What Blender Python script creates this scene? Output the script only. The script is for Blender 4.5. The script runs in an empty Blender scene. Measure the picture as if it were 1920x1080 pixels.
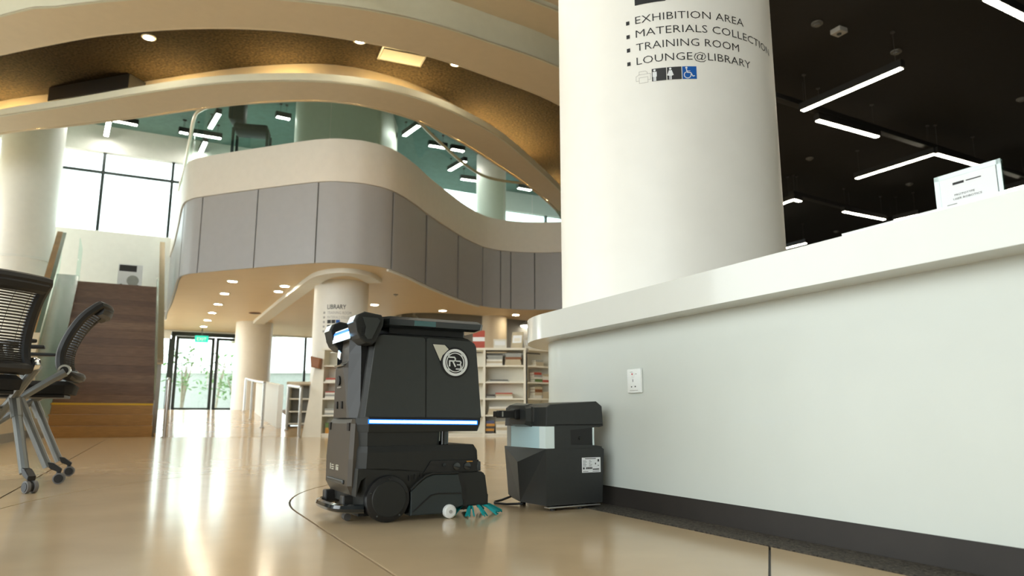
import bpy, bmesh, math, random
from mathutils import Vector, Matrix
random.seed(7)
scene = bpy.context.scene
col = scene.collection
# ------------------------------------------------------------------ camera, world, exposure
FPX, PITCH, CAMH = 1341.0, math.radians(10.15), 0.34
cd = bpy.data.cameras.new('camera'); cam = bpy.data.objects.new('camera', cd); col.objects.link(cam)
cam.location = (0, 0, CAMH); cam.rotation_euler = (math.pi/2 + PITCH, 0, 0)
cd.sensor_width = 36; cd.lens = FPX/1920*36; cd.clip_start = .05; cd.clip_end = 300
cd.dof.use_dof = True; cd.dof.focus_distance = 2.65; cd.dof.aperture_fstop = 4.0
scene.camera = cam
w = bpy.data.worlds.new('sky'); scene.world = w; w.use_nodes = True
bg = w.node_tree.nodes['Background']; bg.inputs[0].default_value = (.89, .96, .97, 1); bg.inputs[1].default_value = 4.2
vs = scene.view_settings; vs.view_transform = 'Standard'; vs.look = 'None'; vs.gamma = 1; vs.use_curve_mapping = False
vs.exposure = 0.3
CS, SN = math.cos(PITCH), math.sin(PITCH)
def ray(px, py):
    u, v = (px-960)/FPX, (540-py)/FPX
    return Vector((u, CS-v*SN, SN+v*CS))
def at(px, py, z):            # point of the horizontal plane z
    d = ray(px, py); return Vector((0, 0, CAMH)) + d*((z-CAMH)/d.z)
def aty(px, py, Y):           # point of the vertical plane y = Y
    d = ray(px, py); return Vector((0, 0, CAMH)) + d*(Y/d.y)
# building axes: q runs along the reception counter and the stairs, r across
q = Vector((-.448, .894, 0)); r = Vector((.894, .448, 0))
# ------------------------------------------------------------------ materials
MATS = {}
def mat(name, c, rough=.5, metal=0, emit=None, es=0, noise=0, nscale=8, bump=0, bscale=60, coat=0, stretch=None, spec=.5):
    m = bpy.data.materials.new(name); m.use_nodes = True; nt = m.node_tree; b = nt.nodes['Principled BSDF']
    b.inputs['Base Color'].default_value = (*c, 1); b.inputs['Roughness'].default_value = rough; b.inputs['Metallic'].default_value = metal
    b.inputs['Specular IOR Level'].default_value = spec
    if coat: b.inputs['Coat Weight'].default_value = coat; b.inputs['Coat Roughness'].default_value = .06
    if emit: b.inputs['Emission Color'].default_value = (*emit, 1); b.inputs['Emission Strength'].default_value = es
    if noise or bump:
        tc = nt.nodes.new('ShaderNodeTexCoord'); mp = nt.nodes.new('ShaderNodeMapping'); nt.links.new(tc.outputs['Object'], mp.inputs[0])
        if stretch: mp.inputs['Scale'].default_value = stretch
    if noise:
        n = nt.nodes.new('ShaderNodeTexNoise'); n.inputs['Scale'].default_value = nscale; n.inputs['Detail'].default_value = 6
        nt.links.new(mp.outputs[0], n.inputs['Vector'])
        rp = nt.nodes.new('ShaderNodeValToRGB'); nt.links.new(n.outputs['Fac'], rp.inputs[0])
        rp.color_ramp.elements[0].position = .3; rp.color_ramp.elements[1].position = .7
        rp.color_ramp.elements[0].color = (*[x*(1-noise) for x in c], 1); rp.color_ramp.elements[1].color = (*[min(1, x*(1+noise)) for x in c], 1)
        nt.links.new(rp.outputs[0], b.inputs['Base Color'])
    if bump:
        n2 = nt.nodes.new('ShaderNodeTexNoise'); n2.inputs['Scale'].default_value = bscale; n2.inputs['Detail'].default_value = 4
        nt.links.new(mp.outputs[0], n2.inputs['Vector'])
        bp = nt.nodes.new('ShaderNodeBump'); bp.inputs['Strength'].default_value = bump; bp.inputs['Distance'].default_value = .02
        nt.links.new(n2.outputs['Fac'], bp.inputs['Height']); nt.links.new(bp.outputs[0], b.inputs['Normal'])
    MATS[name] = m; return m
def glassmat(name, tint, gloss=.05):
    m = bpy.data.materials.new(name); m.use_nodes = True; nt = m.node_tree; nt.nodes.clear()
    o = nt.nodes.new('ShaderNodeOutputMaterial'); t = nt.nodes.new('ShaderNodeBsdfTransparent'); g = nt.nodes.new('ShaderNodeBsdfGlossy')
    t.inputs[0].default_value = (*tint, 1); g.inputs['Roughness'].default_value = .02; g.inputs[0].default_value = (.9, .95, .95, 1)
    mx = nt.nodes.new('ShaderNodeMixShader'); mx.inputs[0].default_value = gloss; nt.links.new(t.outputs[0], mx.inputs[1]); nt.links.new(g.outputs[0], mx.inputs[2]); nt.links.new(mx.outputs[0], o.inputs[0])
    MATS[name] = m
mat('floor', (.66, .50, .31), .15, noise=.07, nscale=3, spec=.75)
mat('joint', (.03, .028, .025), .5, noise=.1)
mat('gravel', (.09, .075, .055), .7, noise=.75, nscale=110, bump=1, bscale=180)
mat('ramp', (.62, .43, .23), .16, noise=.08, nscale=4)
mat('cream', (.66, .56, .40), .55, noise=.02)
mat('band_paint', (.76, .71, .63), .5, noise=.02)
mat('ring_daylit', (.64, .64, .51), .5, noise=.02)  # ring faces paler and greener than the soffits: daylight put into the colour
mat('white_paint', (.86, .86, .80), .5, noise=.02)
mat('column_paint', (.90, .88, .81), .45, noise=.015)
mat('counter', (.61, .645, .595), .38, noise=.01, coat=.08)
mat('counter_top', (.66, .67, .62), .2, noise=.01, coat=.5)
mat('skirting', (.026, .021, .017), .6, noise=.15)
mat('grey_panel', (.38, .378, .385), .42, noise=.02)
mat('rough_ceiling', (.019, .013, .006), .95, noise=.9, nscale=26, bump=1, bscale=22, spec=.1)
mat('black_ceiling', (.012, .010, .008), .8, noise=.1)
mat('teal_ceiling', (.15, .26, .23), .8, noise=.1)
mat('underside', (.82, .68, .47), .5, noise=.03, nscale=5, stretch=(.3, 3, 1))
mat('dark_wall', (.05, .05, .048), .7, noise=.1)
mat('mid_wall', (.30, .29, .26), .7, noise=.05)
mat('wood', (.17, .095, .06), .45, noise=.22, nscale=6, stretch=(1, 12, 12))
mat('oak', (.42, .23, .075), .4, noise=.15, nscale=6, stretch=(1, 12, 12))
mat('yellow', (.75, .48, .03), .4)
mat('steel', (.62, .6, .57), .25, 1, noise=.05)
mat('brass_steel', (.55, .42, .27), .3, .9, noise=.05)
mat('frame_dark', (.02, .03, .028), .4)
mat('lamp', (1, 1, 1), .5, emit=(1, .90, .70), es=42)
mat('lamp_cool', (1, 1, 1), .5, emit=(1, .97, .88), es=40)
mat('downlight', (1, 1, 1), .5, emit=(1, .88, .66), es=95)
mat('cove', (1, 1, 1), .5, emit=(1, .72, .32), es=210)
mat('pendant', (1, 1, 1), .5, emit=(1, .92, .75), es=9)
mat('lamp_body', (.015, .014, .013), .5)
mat('wire', (.05, .045, .04), .6)
mat('detector', (.16, .155, .14), .6)
mat('device', (.4, .39, .36), .6)
glassmat('glass', (.89, .97, .95)); glassmat('window_glass', (.93, .98, .97)); glassmat('acrylic', (.80, .95, .93))
mat('glass_edge', (.25, .55, .48), .15)
mat('ink', (.012, .012, .012), .6); mat('ink_thin', (.03, .03, .03), .6); mat('blue_sign', (.0, .10, .42), .5); mat('white_ink', (.85, .87, .88), .6)
mat('robot', (.022, .023, .021), .46, noise=.05, nscale=30, spec=.3)
mat('robot_panel', (.034, .038, .035), .45, noise=.04, nscale=30)
mat('robot_dark', (.008, .008, .008), .45)
mat('robot_gloss', (.014, .017, .018), .13, coat=.4)
mat('robot_front', (.060, .048, .034), .45)
mat('robot_skirt', (.022, .030, .031), .45)
mat('led', (1, 1, 1), .4, emit=(.30, .62, 1), es=7)
mat('led_blue', (0, .1, .5), .4, emit=(.0, .16, 1), es=1.2)
mat('teal_bristle', (.0, .30, .30), .6)
mat('tyre_white', (.82, .83, .80), .4)
mat('silver', (.72, .73, .72), .28, 1)
mat('badge_white', (.78, .80, .77), .45); mat('badge_beige', (.60, .58, .47), .5)
mat('dock', (.026, .028, .027), .48, noise=.05, nscale=40)
mat('dock_facet', (.030, .034, .033), .35)
mat('tank', (.50, .72, .76), .3); mat('tank_white', (.78, .90, .89), .35)
mat('plastic_black', (.012, .012, .012), .5)
mat('mesh_fabric', (.06, .055, .048), .8)
mat('seat_fabric', (.014, .014, .014), .9, bump=.3, bscale=400)
mat('tube_grey', (.20, .21, .205), .35, .5)
mat('tyre_grey', (.16, .155, .15), .6)
mat('chrome', (.8, .82, .82), .1, 1)
mat('shelf', (.84, .80, .68), .5, noise=.02)
mat('paper', (.80, .76, .64), .8, noise=.08, nscale=40, stretch=(1, 1, 30))
for n_, c_ in dict(bk_tan=(.55, .47, .32), bk_grey=(.35, .36, .33), bk_dark=(.06, .055, .05), bk_red=(.45, .08, .05), bk_orange=(.6, .28, .04), bk_green=(.12, .2, .06), bk_white=(.78, .76, .68), bk_blue=(.08, .1, .2), bk_brown=(.25, .1, .04)).items(): mat(n_, c_, .6, noise=.1)
mat('leather', (.26, .10, .035), .5, noise=.1)
mat('exit_green', (.0, .35, .26), .5, emit=(.0, .62, .46), es=.7)
mat('paving', (.55, .56, .52), .8, noise=.1)
mat('leaf', (.12, .26, .06), .6, noise=.3, nscale=5); mat('bark', (.3, .25, .18), .8, noise=.2)
mat('plastic_white', (.84, .87, .84), .35); mat('switch_red', (.6, .05, .05), .4)
mat('poster', (.45, .43, .36), .6, noise=.2, nscale=3)
# ------------------------------------------------------------------ helpers
def mesh_obj(name, bm, m, parent=None, smooth=False, recalc=True):
    if recalc: bmesh.ops.recalc_face_normals(bm, faces=bm.faces)
    me = bpy.data.meshes.new(name); bm.to_mesh(me); bm.free(); me.materials.append(MATS[m])
    if smooth:
        for p in me.polygons: p.use_smooth = True
        try: me.set_sharp_from_angle(angle=math.radians(35))
        except Exception: pass
    o = bpy.data.objects.new(name, me); col.objects.link(o)
    if parent: o.parent = parent
    return o
def empty(name, loc=(0, 0, 0), rz=0, label=None, cat=None, group=None):
    o = bpy.data.objects.new(name, None); o.empty_display_size = .1; col.objects.link(o); o.location = loc; o.rotation_euler = (0, 0, rz)
    return tag(o, label, cat, group)
def tag(o, label=None, cat=None, group=None, kind=None):
    if label: o['label'] = label
    if cat: o['category'] = cat
    if group: o['group'] = group
    if kind: o['kind'] = kind
    return o
def struct(o, label=None): return tag(o, label, kind='structure')
def B(): return bmesh.new()
def box(bm, x0, x1, y0, y1, z0, z1, bev=0, M=None, seg=2):
    g = bmesh.ops.create_cube(bm, size=1)['verts']
    for v in g: v.co = Vector(((x0+x1)/2+v.co.x*(x1-x0), (y0+y1)/2+v.co.y*(y1-y0), (z0+z1)/2+v.co.z*(z1-z0)))
    if bev:
        es = list({e for v in g for e in v.link_edges})
        rr = bmesh.ops.bevel(bm, geom=es, offset=bev, segments=seg, affect='EDGES', profile=.5)
        g = list({v for f in rr['faces'] for v in f.verts} | {v for v in g if v.is_valid})
    if M: bmesh.ops.transform(bm, matrix=M, verts=g)
    return bm
def prism(bm, poly, a0, a1, axis='y', bev=0, M=None):
    """extrude a 2D polygon; axis y: poly=(x,z); axis z: poly=(x,y); axis x: poly=(y,z)"""
    def P(p, a): return {'y': (p[0], a, p[1]), 'z': (p[0], p[1], a), 'x': (a, p[0], p[1])}[axis]
    lo = [bm.verts.new(P(p, a0)) for p in poly]; hi = [bm.verts.new(P(p, a1)) for p in poly]; n = len(poly)
    fs = [bm.faces.new(lo[::-1]), bm.faces.new(hi)] + [bm.faces.new((lo[i], lo[(i+1) % n], hi[(i+1) % n], hi[i])) for i in range(n)]
    vs_ = lo+hi
    if bev:
        es = list({e for f in fs[:2] for e in f.edges})
        rr = bmesh.ops.bevel(bm, geom=es, offset=bev, segments=2, affect='EDGES', profile=.5)
        vs_ = list({v for f in rr['faces'] for v in f.verts} | {v for v in vs_ if v.is_valid})
    if M: bmesh.ops.transform(bm, matrix=M, verts=vs_)
    return bm
def loft(bm, rings, cap=True):
    R = [[bm.verts.new(p) for p in rg] for rg in rings]; n = len(R[0])
    for a, b in zip(R, R[1:]):
        for i in range(n): bm.faces.new((a[i], a[(i+1) % n], b[(i+1) % n], b[i]))
    if cap: bm.faces.new(R[0][::-1]); bm.faces.new(R[-1])
    return bm
def tube(bm, pts, rad, n=8, closed=False):
    pts = [Vector(p) for p in pts]; rings = []; up = None; N = len(pts)
    for i, p in enumerate(pts):
        t = (pts[(i+1) % N]-pts[i-1]) if closed else (pts[min(i+1, N-1)]-pts[max(i-1, 0)])
        t.normalize()
        if up is None: up = Vector((0, 0, 1)) if abs(t.z) < .9 else Vector((1, 0, 0))
        a = t.cross(up).normalized(); up = a.cross(t).normalized()
        rd = rad[i] if isinstance(rad, (list, tuple)) else rad
        rings.append([p+(a*math.cos(k*2*math.pi/n)+up*math.sin(k*2*math.pi/n))*rd for k in range(n)])
    if closed: rings.append(rings[0])
    R = [[bm.verts.new(v) for v in rg] for rg in (rings[:-1] if closed else rings)]
    if closed: R.append(R[0])
    for a, b in zip(R, R[1:]):
        for i in range(n): bm.faces.new((a[i], a[(i+1) % n], b[(i+1) % n], b[i]))
    if not closed: bm.faces.new(R[0][::-1]); bm.faces.new(R[-1])
    return bm
def cyl(bm, c, rad, h, axis='z', n=32, r2=None, bev=0):
    M = Matrix.Translation(c) @ {'z': Matrix(), 'y': Matrix.Rotation(math.pi/2, 4, 'X'), 'x': Matrix.Rotation(math.pi/2, 4, 'Y')}[axis]
    g = bmesh.ops.create_cone(bm, cap_ends=True, segments=n, radius1=rad, radius2=rad if r2 is None else r2, depth=h, matrix=M)['verts']
    if bev:
        es = [e for e in {e for v in g for e in v.link_edges} if any(len(f.verts) == n for f in e.link_faces)]
        bmesh.ops.bevel(bm, geom=es, offset=bev, segments=2, affect='EDGES', profile=.5)
    return bm
def lathe(bm, prof, n=32, c=(0, 0, 0), axis='z', ring=False):
    rings = []
    if ring: prof = list(prof)+[prof[0]]
    for rr, h in prof:
        rg = []
        for k in range(n):
            a = 2*math.pi*k/n; x, y = rr*math.cos(a), rr*math.sin(a)
            rg.append(Vector(c)+(Vector((x, y, h)) if axis == 'z' else Vector((x, h, y))))
        rings.append(rg)
    loft(bm, rings, not ring)
    if ring: bmesh.ops.remove_doubles(bm, verts=bm.verts, dist=1e-6)
    return bm
def catmull(pts, n=8):
    P = [Vector((p[0], p[1], 0)) for p in pts]; out = []
    for i in range(len(P)-1):
        p0, p1, p2, p3 = P[max(i-1, 0)], P[i], P[i+1], P[min(i+2, len(P)-1)]
        for k in range(n):
            t = k/n; out.append(.5*((2*p1)+(p2-p0)*t+(2*p0-5*p1+4*p2-p3)*t*t+(3*p1-p0-3*p2+p3)*t**3))
    out.append(P[-1]); return out
def normals2(path):
    out = []
    for i in range(len(path)):
        t = path[min(i+1, len(path)-1)]-path[max(i-1, 0)]; t.z = 0; t.normalize(); out.append(Vector((t.y, -t.x, 0)))   # right-hand side
    return out
def offpath(path, d): return [p+n*d for p, n in zip(path, normals2(path))]
def wallstrip(bm, path, z0, z1, th=.03, side=-1):
    """vertical wall of thickness th along a path; the front face lies on the path, the body on its `side`"""
    bk = offpath(path, th*side)
    rings = [[Vector((p.x, p.y, z0)), Vector((p.x, p.y, z1)), Vector((b.x, b.y, z1)), Vector((b.x, b.y, z0))] for p, b in zip(path, bk)]
    return loft(bm, rings)
def slabstrip(bm, pa, pb, z0, z1):
    rings = [[Vector((a.x, a.y, z0)), Vector((a.x, a.y, z1)), Vector((b.x, b.y, z1)), Vector((b.x, b.y, z0))] for a, b in zip(pa, pb)]
    return loft(bm, rings)
def ngon(bm, pts, z0, z1):
    a = [bm.verts.new((p[0], p[1], z0)) for p in pts]; b = [bm.verts.new((p[0], p[1], z1)) for p in pts]; n = len(pts)
    f = [bm.faces.new(a[::-1]), bm.faces.new(b)]
    for i in range(n): bm.faces.new((a[i], a[(i+1) % n], b[(i+1) % n], b[i]))
    bmesh.ops.triangulate(bm, faces=f); return bm
def resample(path, n):
    L = [0]
    for a, b in zip(path, path[1:]): L.append(L[-1]+(b-a).length)
    out = []; j = 0
    for k in range(n):
        s = L[-1]*k/(n-1)
        while j < len(L)-2 and L[j+1] < s: j += 1
        t = (s-L[j])/max(1e-9, L[j+1]-L[j]); out.append(path[j].lerp(path[j+1], min(1, max(0, t))))
    return out
def subpath_x(path, xa, xb):
    """part of a path (monotonic in x there) between two x values, ends interpolated"""
    out = []
    def cut(x):
        for a, b in zip(path, path[1:]):
            if min(a.x, b.x) <= x <= max(a.x, b.x) and abs(b.x-a.x) > 1e-6: return a.lerp(b, (x-a.x)/(b.x-a.x))
    A, Bq = cut(xa), cut(xb)
    return [A]+[p.copy() for p in path if xa+1e-3 < p.x < xb-1e-3]+[Bq]
def text_verts(s, size, thin=0):
    cu = bpy.data.curves.new('t', 'FONT'); cu.body = s; cu.size = size; cu.resolution_u = 2; cu.offset = thin
    o = bpy.data.objects.new('t', cu); col.objects.link(o); bpy.context.view_layer.update()
    me = bpy.data.meshes.new_from_object(o.evaluated_get(bpy.context.evaluated_depsgraph_get()))
    V = [v.co.copy() for v in me.vertices]; Fc = [tuple(p.vertices) for p in me.polygons]
    bpy.data.objects.remove(o); bpy.data.curves.remove(cu); bpy.data.meshes.remove(me); return V, Fc
def add_vf(bm, V, Fc, fn):
    vv = [bm.verts.new(fn(v)) for v in V]
    for f in Fc:
        try: bm.faces.new([vv[i] for i in f])
        except ValueError: pass
def rot(deg, ax='Z', c=(0, 0, 0)): return Matrix.Translation(c) @ Matrix.Rotation(math.radians(deg), 4, ax) @ Matrix.Translation(-Vector(c))
def frame_mat(o, x, y):      # local frame: x axis, y axis in plan
    return Matrix(((x.x, y.x, 0, o[0]), (x.y, y.y, 0, o[1]), (0, 0, 1, o[2] if len(o) > 2 else 0), (0, 0, 0, 1)))
QANG = math.atan2(q.y, q.x)
# ================================================================== THE SETTING
P0 = Vector((.361, 2.917, 0)); NB = r                   # counter base line: through P0 along q; body on the +r side
CC = Vector((.674, 3.41, 0)); RC = .5                    # rounded end of the counter
PS = CC-NB*RC                                            # where the straight front meets the round end
A0 = math.atan2(-NB.y, -NB.x)
def counter_path(d, back=7.0, right=3.0, n=26):
    """outline of the counter offset outwards by d: straight front, round end, far side"""
    pts = [PS-NB*d-q*back+q*0]
    pts += [PS-NB*d-q*(back*(1-k/10)) for k in range(1, 10)]
    for k in range(n+1):
        a = A0-math.radians(90)*k/n; pts.append(CC+Vector((math.cos(a), math.sin(a), 0))*(RC+d))
    pts += [CC+q*(RC+d)+r*right*(k/4) for k in range(1, 5)]
    return pts
# --- floor
fl = struct(mesh_obj('floor', ngon(B(), [(-30, -12), (18, -12), (18, 30), (-30, 30)], -.10, -.008), 'joint'))
def panel(bm): return mesh_obj('floor_panel', bm, 'floor', fl)
G = .004
J1 = Vector((.681, 1.982, 0)); JD = (Vector((.556, 1.63, 0))-J1).normalized()
def band(bm, d0, d1, sel):
    a, b = counter_path(d0), counter_path(d1); return slabstrip(bm, [a[i] for i in sel], [b[i] for i in sel], -.008, 0)
# counter band, cut by the oblique joint
s0 = (J1-PS).dot(-q); sJ = lambda d: -q.dot(PS)*0+((J1+JD*((d-.133)/abs(JD.dot(NB))))-PS).dot(-q)
d0, d1 = .135, 1.121
jl0, jl1 = PS-NB*d0-q*(sJ(d0)-G), PS-NB*d1-q*(sJ(d1)-G)
jr0, jr1 = PS-NB*d0-q*(sJ(d0)+G), PS-NB*d1-q*(sJ(d1)+G)
a, b = counter_path(d0), counter_path(d1)
panel(slabstrip(B(), [jl0]+a[10:], [jl1]+b[10:], -.008, 0))
panel(slabstrip(B(), [a[0], jr0], [b[0], jr1], -.008, 0))
a, b = counter_path(1.129), counter_path(2.155)
panel(slabstrip(B(), a, b, -.008, 0))
L0 = PS-NB*2.163
panel(ngon(B(), [L0-q*12, L0+q*32, L0+q*32-r*26, L0-q*12-r*26], -.008, 0))
arc = counter_path(2.163)[10:]
panel(ngon(B(), [L0+q*.02+r*.008]+arc[1:]+[arc[-1]+r*12, arc[-1]+r*12+q*28, L0+q*32+r*.008], -.008, 0))
gs = struct(mesh_obj('trim_1', slabstrip(B(), counter_path(0), counter_path(.131), -.008, .003), 'gravel'), 'dark pebble strip in the floor along the counter foot')
# --- ramp up to the glass doors
rA, rB, rC, rD = Vector((-5.75, 11.75, 0)), Vector((-3.25, 12.0, 0)), Vector((-6.3, 19.6, 0)), Vector((-9.6, 19.0, 0))
bm = B()
loft(bm, [[Vector((rA.x, rA.y, .001)), Vector((rB.x, rB.y, .001)), Vector((rB.x, rB.y, -.005)), Vector((rA.x, rA.y, -.005))],
          [Vector((rD.x, rD.y, .5)), Vector((rC.x, rC.y, .5)), Vector((rC.x, rC.y, -.005)), Vector((rD.x, rD.y, -.005))],
          [Vector((-13.5, 25, .5)), Vector((-5.5, 27, .5)), Vector((-5.5, 27, -.005)), Vector((-13.5, 25, -.005))]])
struct(mesh_obj('floor_ramp', bm, 'ramp'), 'polished ramp rising to the glass doors')
def ramp_z(y): return max(0, min(.5, (y-11.9)*.0675))
# --- mezzanine
mez_pts = [(-9.6, 19.6), (-8.95, 18.3), (-8.10, 16.73), (-7.15, 14.9), (-6.45, 13.55), (-6.11, 13.14), (-5.75, 12.95), (-4.625, 12.523), (-3.417, 12.115), (-2.873, 12.13), (-2.529, 12.28), (-2.209, 12.62), (-1.937, 13.36), (-1.731, 14.2), (-1.43, 15.2), (-1.08, 16.25), (-.62, 17.15), (0, 17.55), (.6, 17.66), (1.3, 17.60), (2.6, 17.2), (4.2, 16.6)]
mez = catmull(mez_pts, 8)
MZ0, MZ1, MZ2 = 2.95, 4.41, 5.2
xs = [-6.36, -5.83, -4.625, -3.417, -2.18, -1.74, -1.22, -.711, -.28, -.03, .57, 1.5, 3.0]
wm = struct(mesh_obj('wall_mezzanine', wallstrip(B(), offpath(mez, -.03), MZ0+.02, MZ1, .08, -1), 'frame_dark'))
def pan(path): return mesh_obj('panel', wallstrip(B(), path, MZ0, MZ1-.004, .028, -1), 'grey_panel', wm, True)
i0 = min(range(len(mez)), key=lambda i: (mez[i]-Vector((-6.36, 13.45, 0))).length)
pan([p for p in mez[:i0+1]])
for xa, xb in zip(xs, xs[1:]):
    pan(subpath_x(mez[i0:], xa+.012, xb-.012))
struct(mesh_obj('trim_2', wallstrip(B(), offpath(mez, .03), MZ1, MZ2, .12, -1), 'band_paint', None, True), 'cream parapet band around the mezzanine edge')
back_pts = [(-11.2, 21.6), (-8, 23.2), (-5, 24.8), (-3.9, 22), (-3.2, 19.2), (-2.5, 18.3), (-1.2, 18.6), (.45, 19.8), (2, 20.2), (4.4, 20)]
bkp = catmull(back_pts, 8)
deck = [(p.x, p.y) for p in offpath(mez, -.05)]+[(p.x, p.y) for p in bkp[::-1]]
struct(mesh_obj('ceiling_mezzanine', ngon(B(), deck, MZ0+.005, MZ0+.16), 'underside'), 'pale wood-toned ceiling under the mezzanine')
struct(mesh_obj('floor_mezzanine', ngon(B(), [(p.x, p.y) for p in offpath(mez, -.16)]+[(6, 30), (-14, 30), (-14, 20.5)], 4.85, 5.0), 'mid_wall'))
# ceiling over the part behind the mezzanine slab edge
struct(mesh_obj('ceiling_back', ngon(B(), [(p.x, p.y) for p in bkp]+[(9, 20), (9, 30), (-14, 30), (-14, 20)], 3.6, 3.7), 'mid_wall'))
struct(mesh_obj('trim_3', wallstrip(B(), bkp, MZ0+.005, 3.6, .05, 1), 'cream'))
# raised trim on the ceiling, running round the library column
tp = [at(*p, MZ0)for p in [(432, 640), (470, 606), (510, 572), (545, 543), (572, 522), (590, 511), (615, 505), (645, 503), (675, 506), (700, 513), (716, 523)]]
tpp = catmull([(p.x, p.y) for p in tp], 6)
struct(mesh_obj('trim_4', wallstrip(B(), tpp, MZ0-.08, MZ0+.03, .3, -1), 'white_paint', None, True), 'white raised edge curving across the mezzanine ceiling')
edge = subpath_x(mez[i0:], -2.2, -.75)
struct(mesh_obj('trim_5', wallstrip(B(), offpath(edge, -.03), MZ0-.035, MZ0+.01, .05, -1), 'white_paint'))
# --- glass balustrade with handrail
gb = empty('glass_balustrade', (0, 0, 0), 0, 'curved green-tinted glass balustrade with dark handrail on the mezzanine', 'balustrade')
gpath = offpath(mez, -.06); ig = i0
gx = [-6.30, -5.35, -4.35, -3.27, -2.15, -1.71, -1.22, -.2, .52, 1.6, 3.2]
mesh_obj('pane', wallstrip(B(), gpath[8:ig], MZ2, 6.22, .016, -1), 'glass', gb, True)
for xa, xb in zip(gx, gx[1:]):
    mesh_obj('pane', wallstrip(B(), subpath_x(gpath[ig:], xa+.008, xb-.008), MZ2, 6.22, .016, -1), 'glass', gb, True)
hp = [Vector((p.x, p.y, 6.26)) for p in gpath[8:]]
mesh_obj('handrail', tube(B(), hp, .035, 8), 'brass_steel', gb, True)
# --- upper floor: ceiling, window wall, rear wall
struct(mesh_obj('ceiling_upper', ngon(B(), [(-16.2, 10.6), (9, 10.6), (9, 30), (3, 25.5), (-16.2, 14.9)], 7.7, 7.8), 'teal_ceiling'))
W0 = aty(97, 431, 17.0)
def win_wall(name, origin, length, z0, z1, zt, n_mull, zbase, ztop, first=.0):
    """glazed wall along r from origin: sill wall, header, glass panes, mullions, transom"""
    M = frame_mat((origin.x, origin.y, 0), r, q)
    root = struct(empty(name, (0, 0, 0)))
    bm = B(); box(bm, 0, length, 0, .2, zbase, z0, M=M); mesh_obj('sill_wall', bm, 'white_paint', root)
    if ztop > z1: mesh_obj('header', box(B(), 0, length, 0, .2, z1, ztop, M=M), 'white_paint', root)
    step = length/n_mull
    for k in range(n_mull):
        for (za, zb) in ((z0, zt), (zt, z1)) if zt else ((z0, z1),):
            mesh_obj('pane', box(B(), k*step+.03, (k+1)*step-.03, .09, .1, za+.02, zb-.02, M=M), 'window_glass', root)
    for k in range(n_mull+1): mesh_obj('mullion', box(B(), k*step-.035, k*step+.035, .05, .15, z0, z1, M=M), 'frame_dark', root)
    if zt: mesh_obj('transom', box(B(), 0, length, .06, .14, zt-.03, zt+.03, M=M), 'frame_dark', root)
    return root
win_wall('window_1', W0-r*5.45, 14.4, 4.93, 7.0, 6.48, 9, 3.0, 7.7)
struct(mesh_obj('wall_upper_back', box(B(), -6, 12, 29.0, 29.2, 3.3, 7.7), 'mid_wall'))
M_ = frame_mat(aty(945, 400, 23.0), r, q)
win_wall('window_2', Vector((-.6, 22.6, 0)), 6.0, 5.2, 7.05, None, 3, 5.0, 7.7)
# white curved lift-shaft wall seen through the glass
bm = B(); cA, cB = aty(545, 240, 15.6), aty(720, 240, 15.6)
pp = catmull([(cA.x, 17.5), (cA.x, 15.9), (cA.x+.7, 15.6), (cB.x-.35, 15.5), (cB.x-.02, 15.8), (cB.x, 17.5)], 8)
struct(mesh_obj('wall_upper_core', wallstrip(bm, pp, 5.0, 7.7, .1, -1), 'white_paint', None, True), 'pale rounded wall behind the mezzanine glass')
# --- ceiling rings
def px_curve(pxs, z, ext_l, ext_r, n=40):
    P = [at(x, y, z) for x, y in pxs]; pts = [ext_l]+[(p.x, p.y) for p in P]+list(ext_r)
    return resample(catmull(pts, 10), n*2)
A_far = px_curve([(-150, 285), (0, 250), (120, 236), (250, 220), (350, 206), (450, 194), (560, 188), (640, 191), (720, 206), (800, 232), (870, 268), (940, 312), (1000, 354), (1050, 400)], 5.5, (-15, 15.5), [(1.6, 20)])
A_near = px_curve([(-150, 248), (0, 218), (120, 200), (250, 178), (350, 163), (450, 154), (560, 152), (640, 156), (720, 168), (800, 190), (870, 220), (940, 260), (1000, 310), (1050, 358)], 5.5, (-14.5, 14.5), [(1.5, 17.5)])
ringA = struct(mesh_obj('ceiling_ring', slabstrip(B(), A_near, A_far, 5.503, 5.52), 'cream', None, True), 'curved cream soffit ring crossing in front of the mezzanine glass')
mesh_obj('upstand', wallstrip(B(), A_near, 5.5, 5.635, .03, -1), 'ring_daylit', ringA, True)
mesh_obj('cove_wall', wallstrip(B(), offpath(A_far, -.02), 5.504, 7.7, .05, -1), 'cream', ringA, True)
B_far = px_curve([(-100, 130), (0, 105), (100, 84), (200, 67), (330, 56), (450, 55), (560, 62), (680, 80), (800, 106), (920, 146), (1052, 200)], 5.7, (-13, 12.6), [(2.6, 14.2), (3.6, 17), (3.8, 20.5)])
B_near = px_curve([(0, 30), (100, 14), (200, 2), (330, -6), (450, -6), (560, 2), (680, 17), (800, 42), (920, 80), (1052, 128)], 5.7, (-12, 10.9), [(2.6, 12.3), (4.2, 15), (4.5, 20.5)])
ringB = struct(mesh_obj('ceiling_ring', slabstrip(B(), B_near, B_far, 5.703, 5.72), 'cream', None, True), 'wide curved cream soffit ring overhead with a pale inner face')
mesh_obj('inner_face', wallstrip(B(), B_near, 5.7, 6.150, .03, -1), 'ring_daylit', ringB, True)
mesh_obj('outer_face', wallstrip(B(), B_far, 5.7, 6.16, .03, 1), 'cream', ringB, True)
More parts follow.
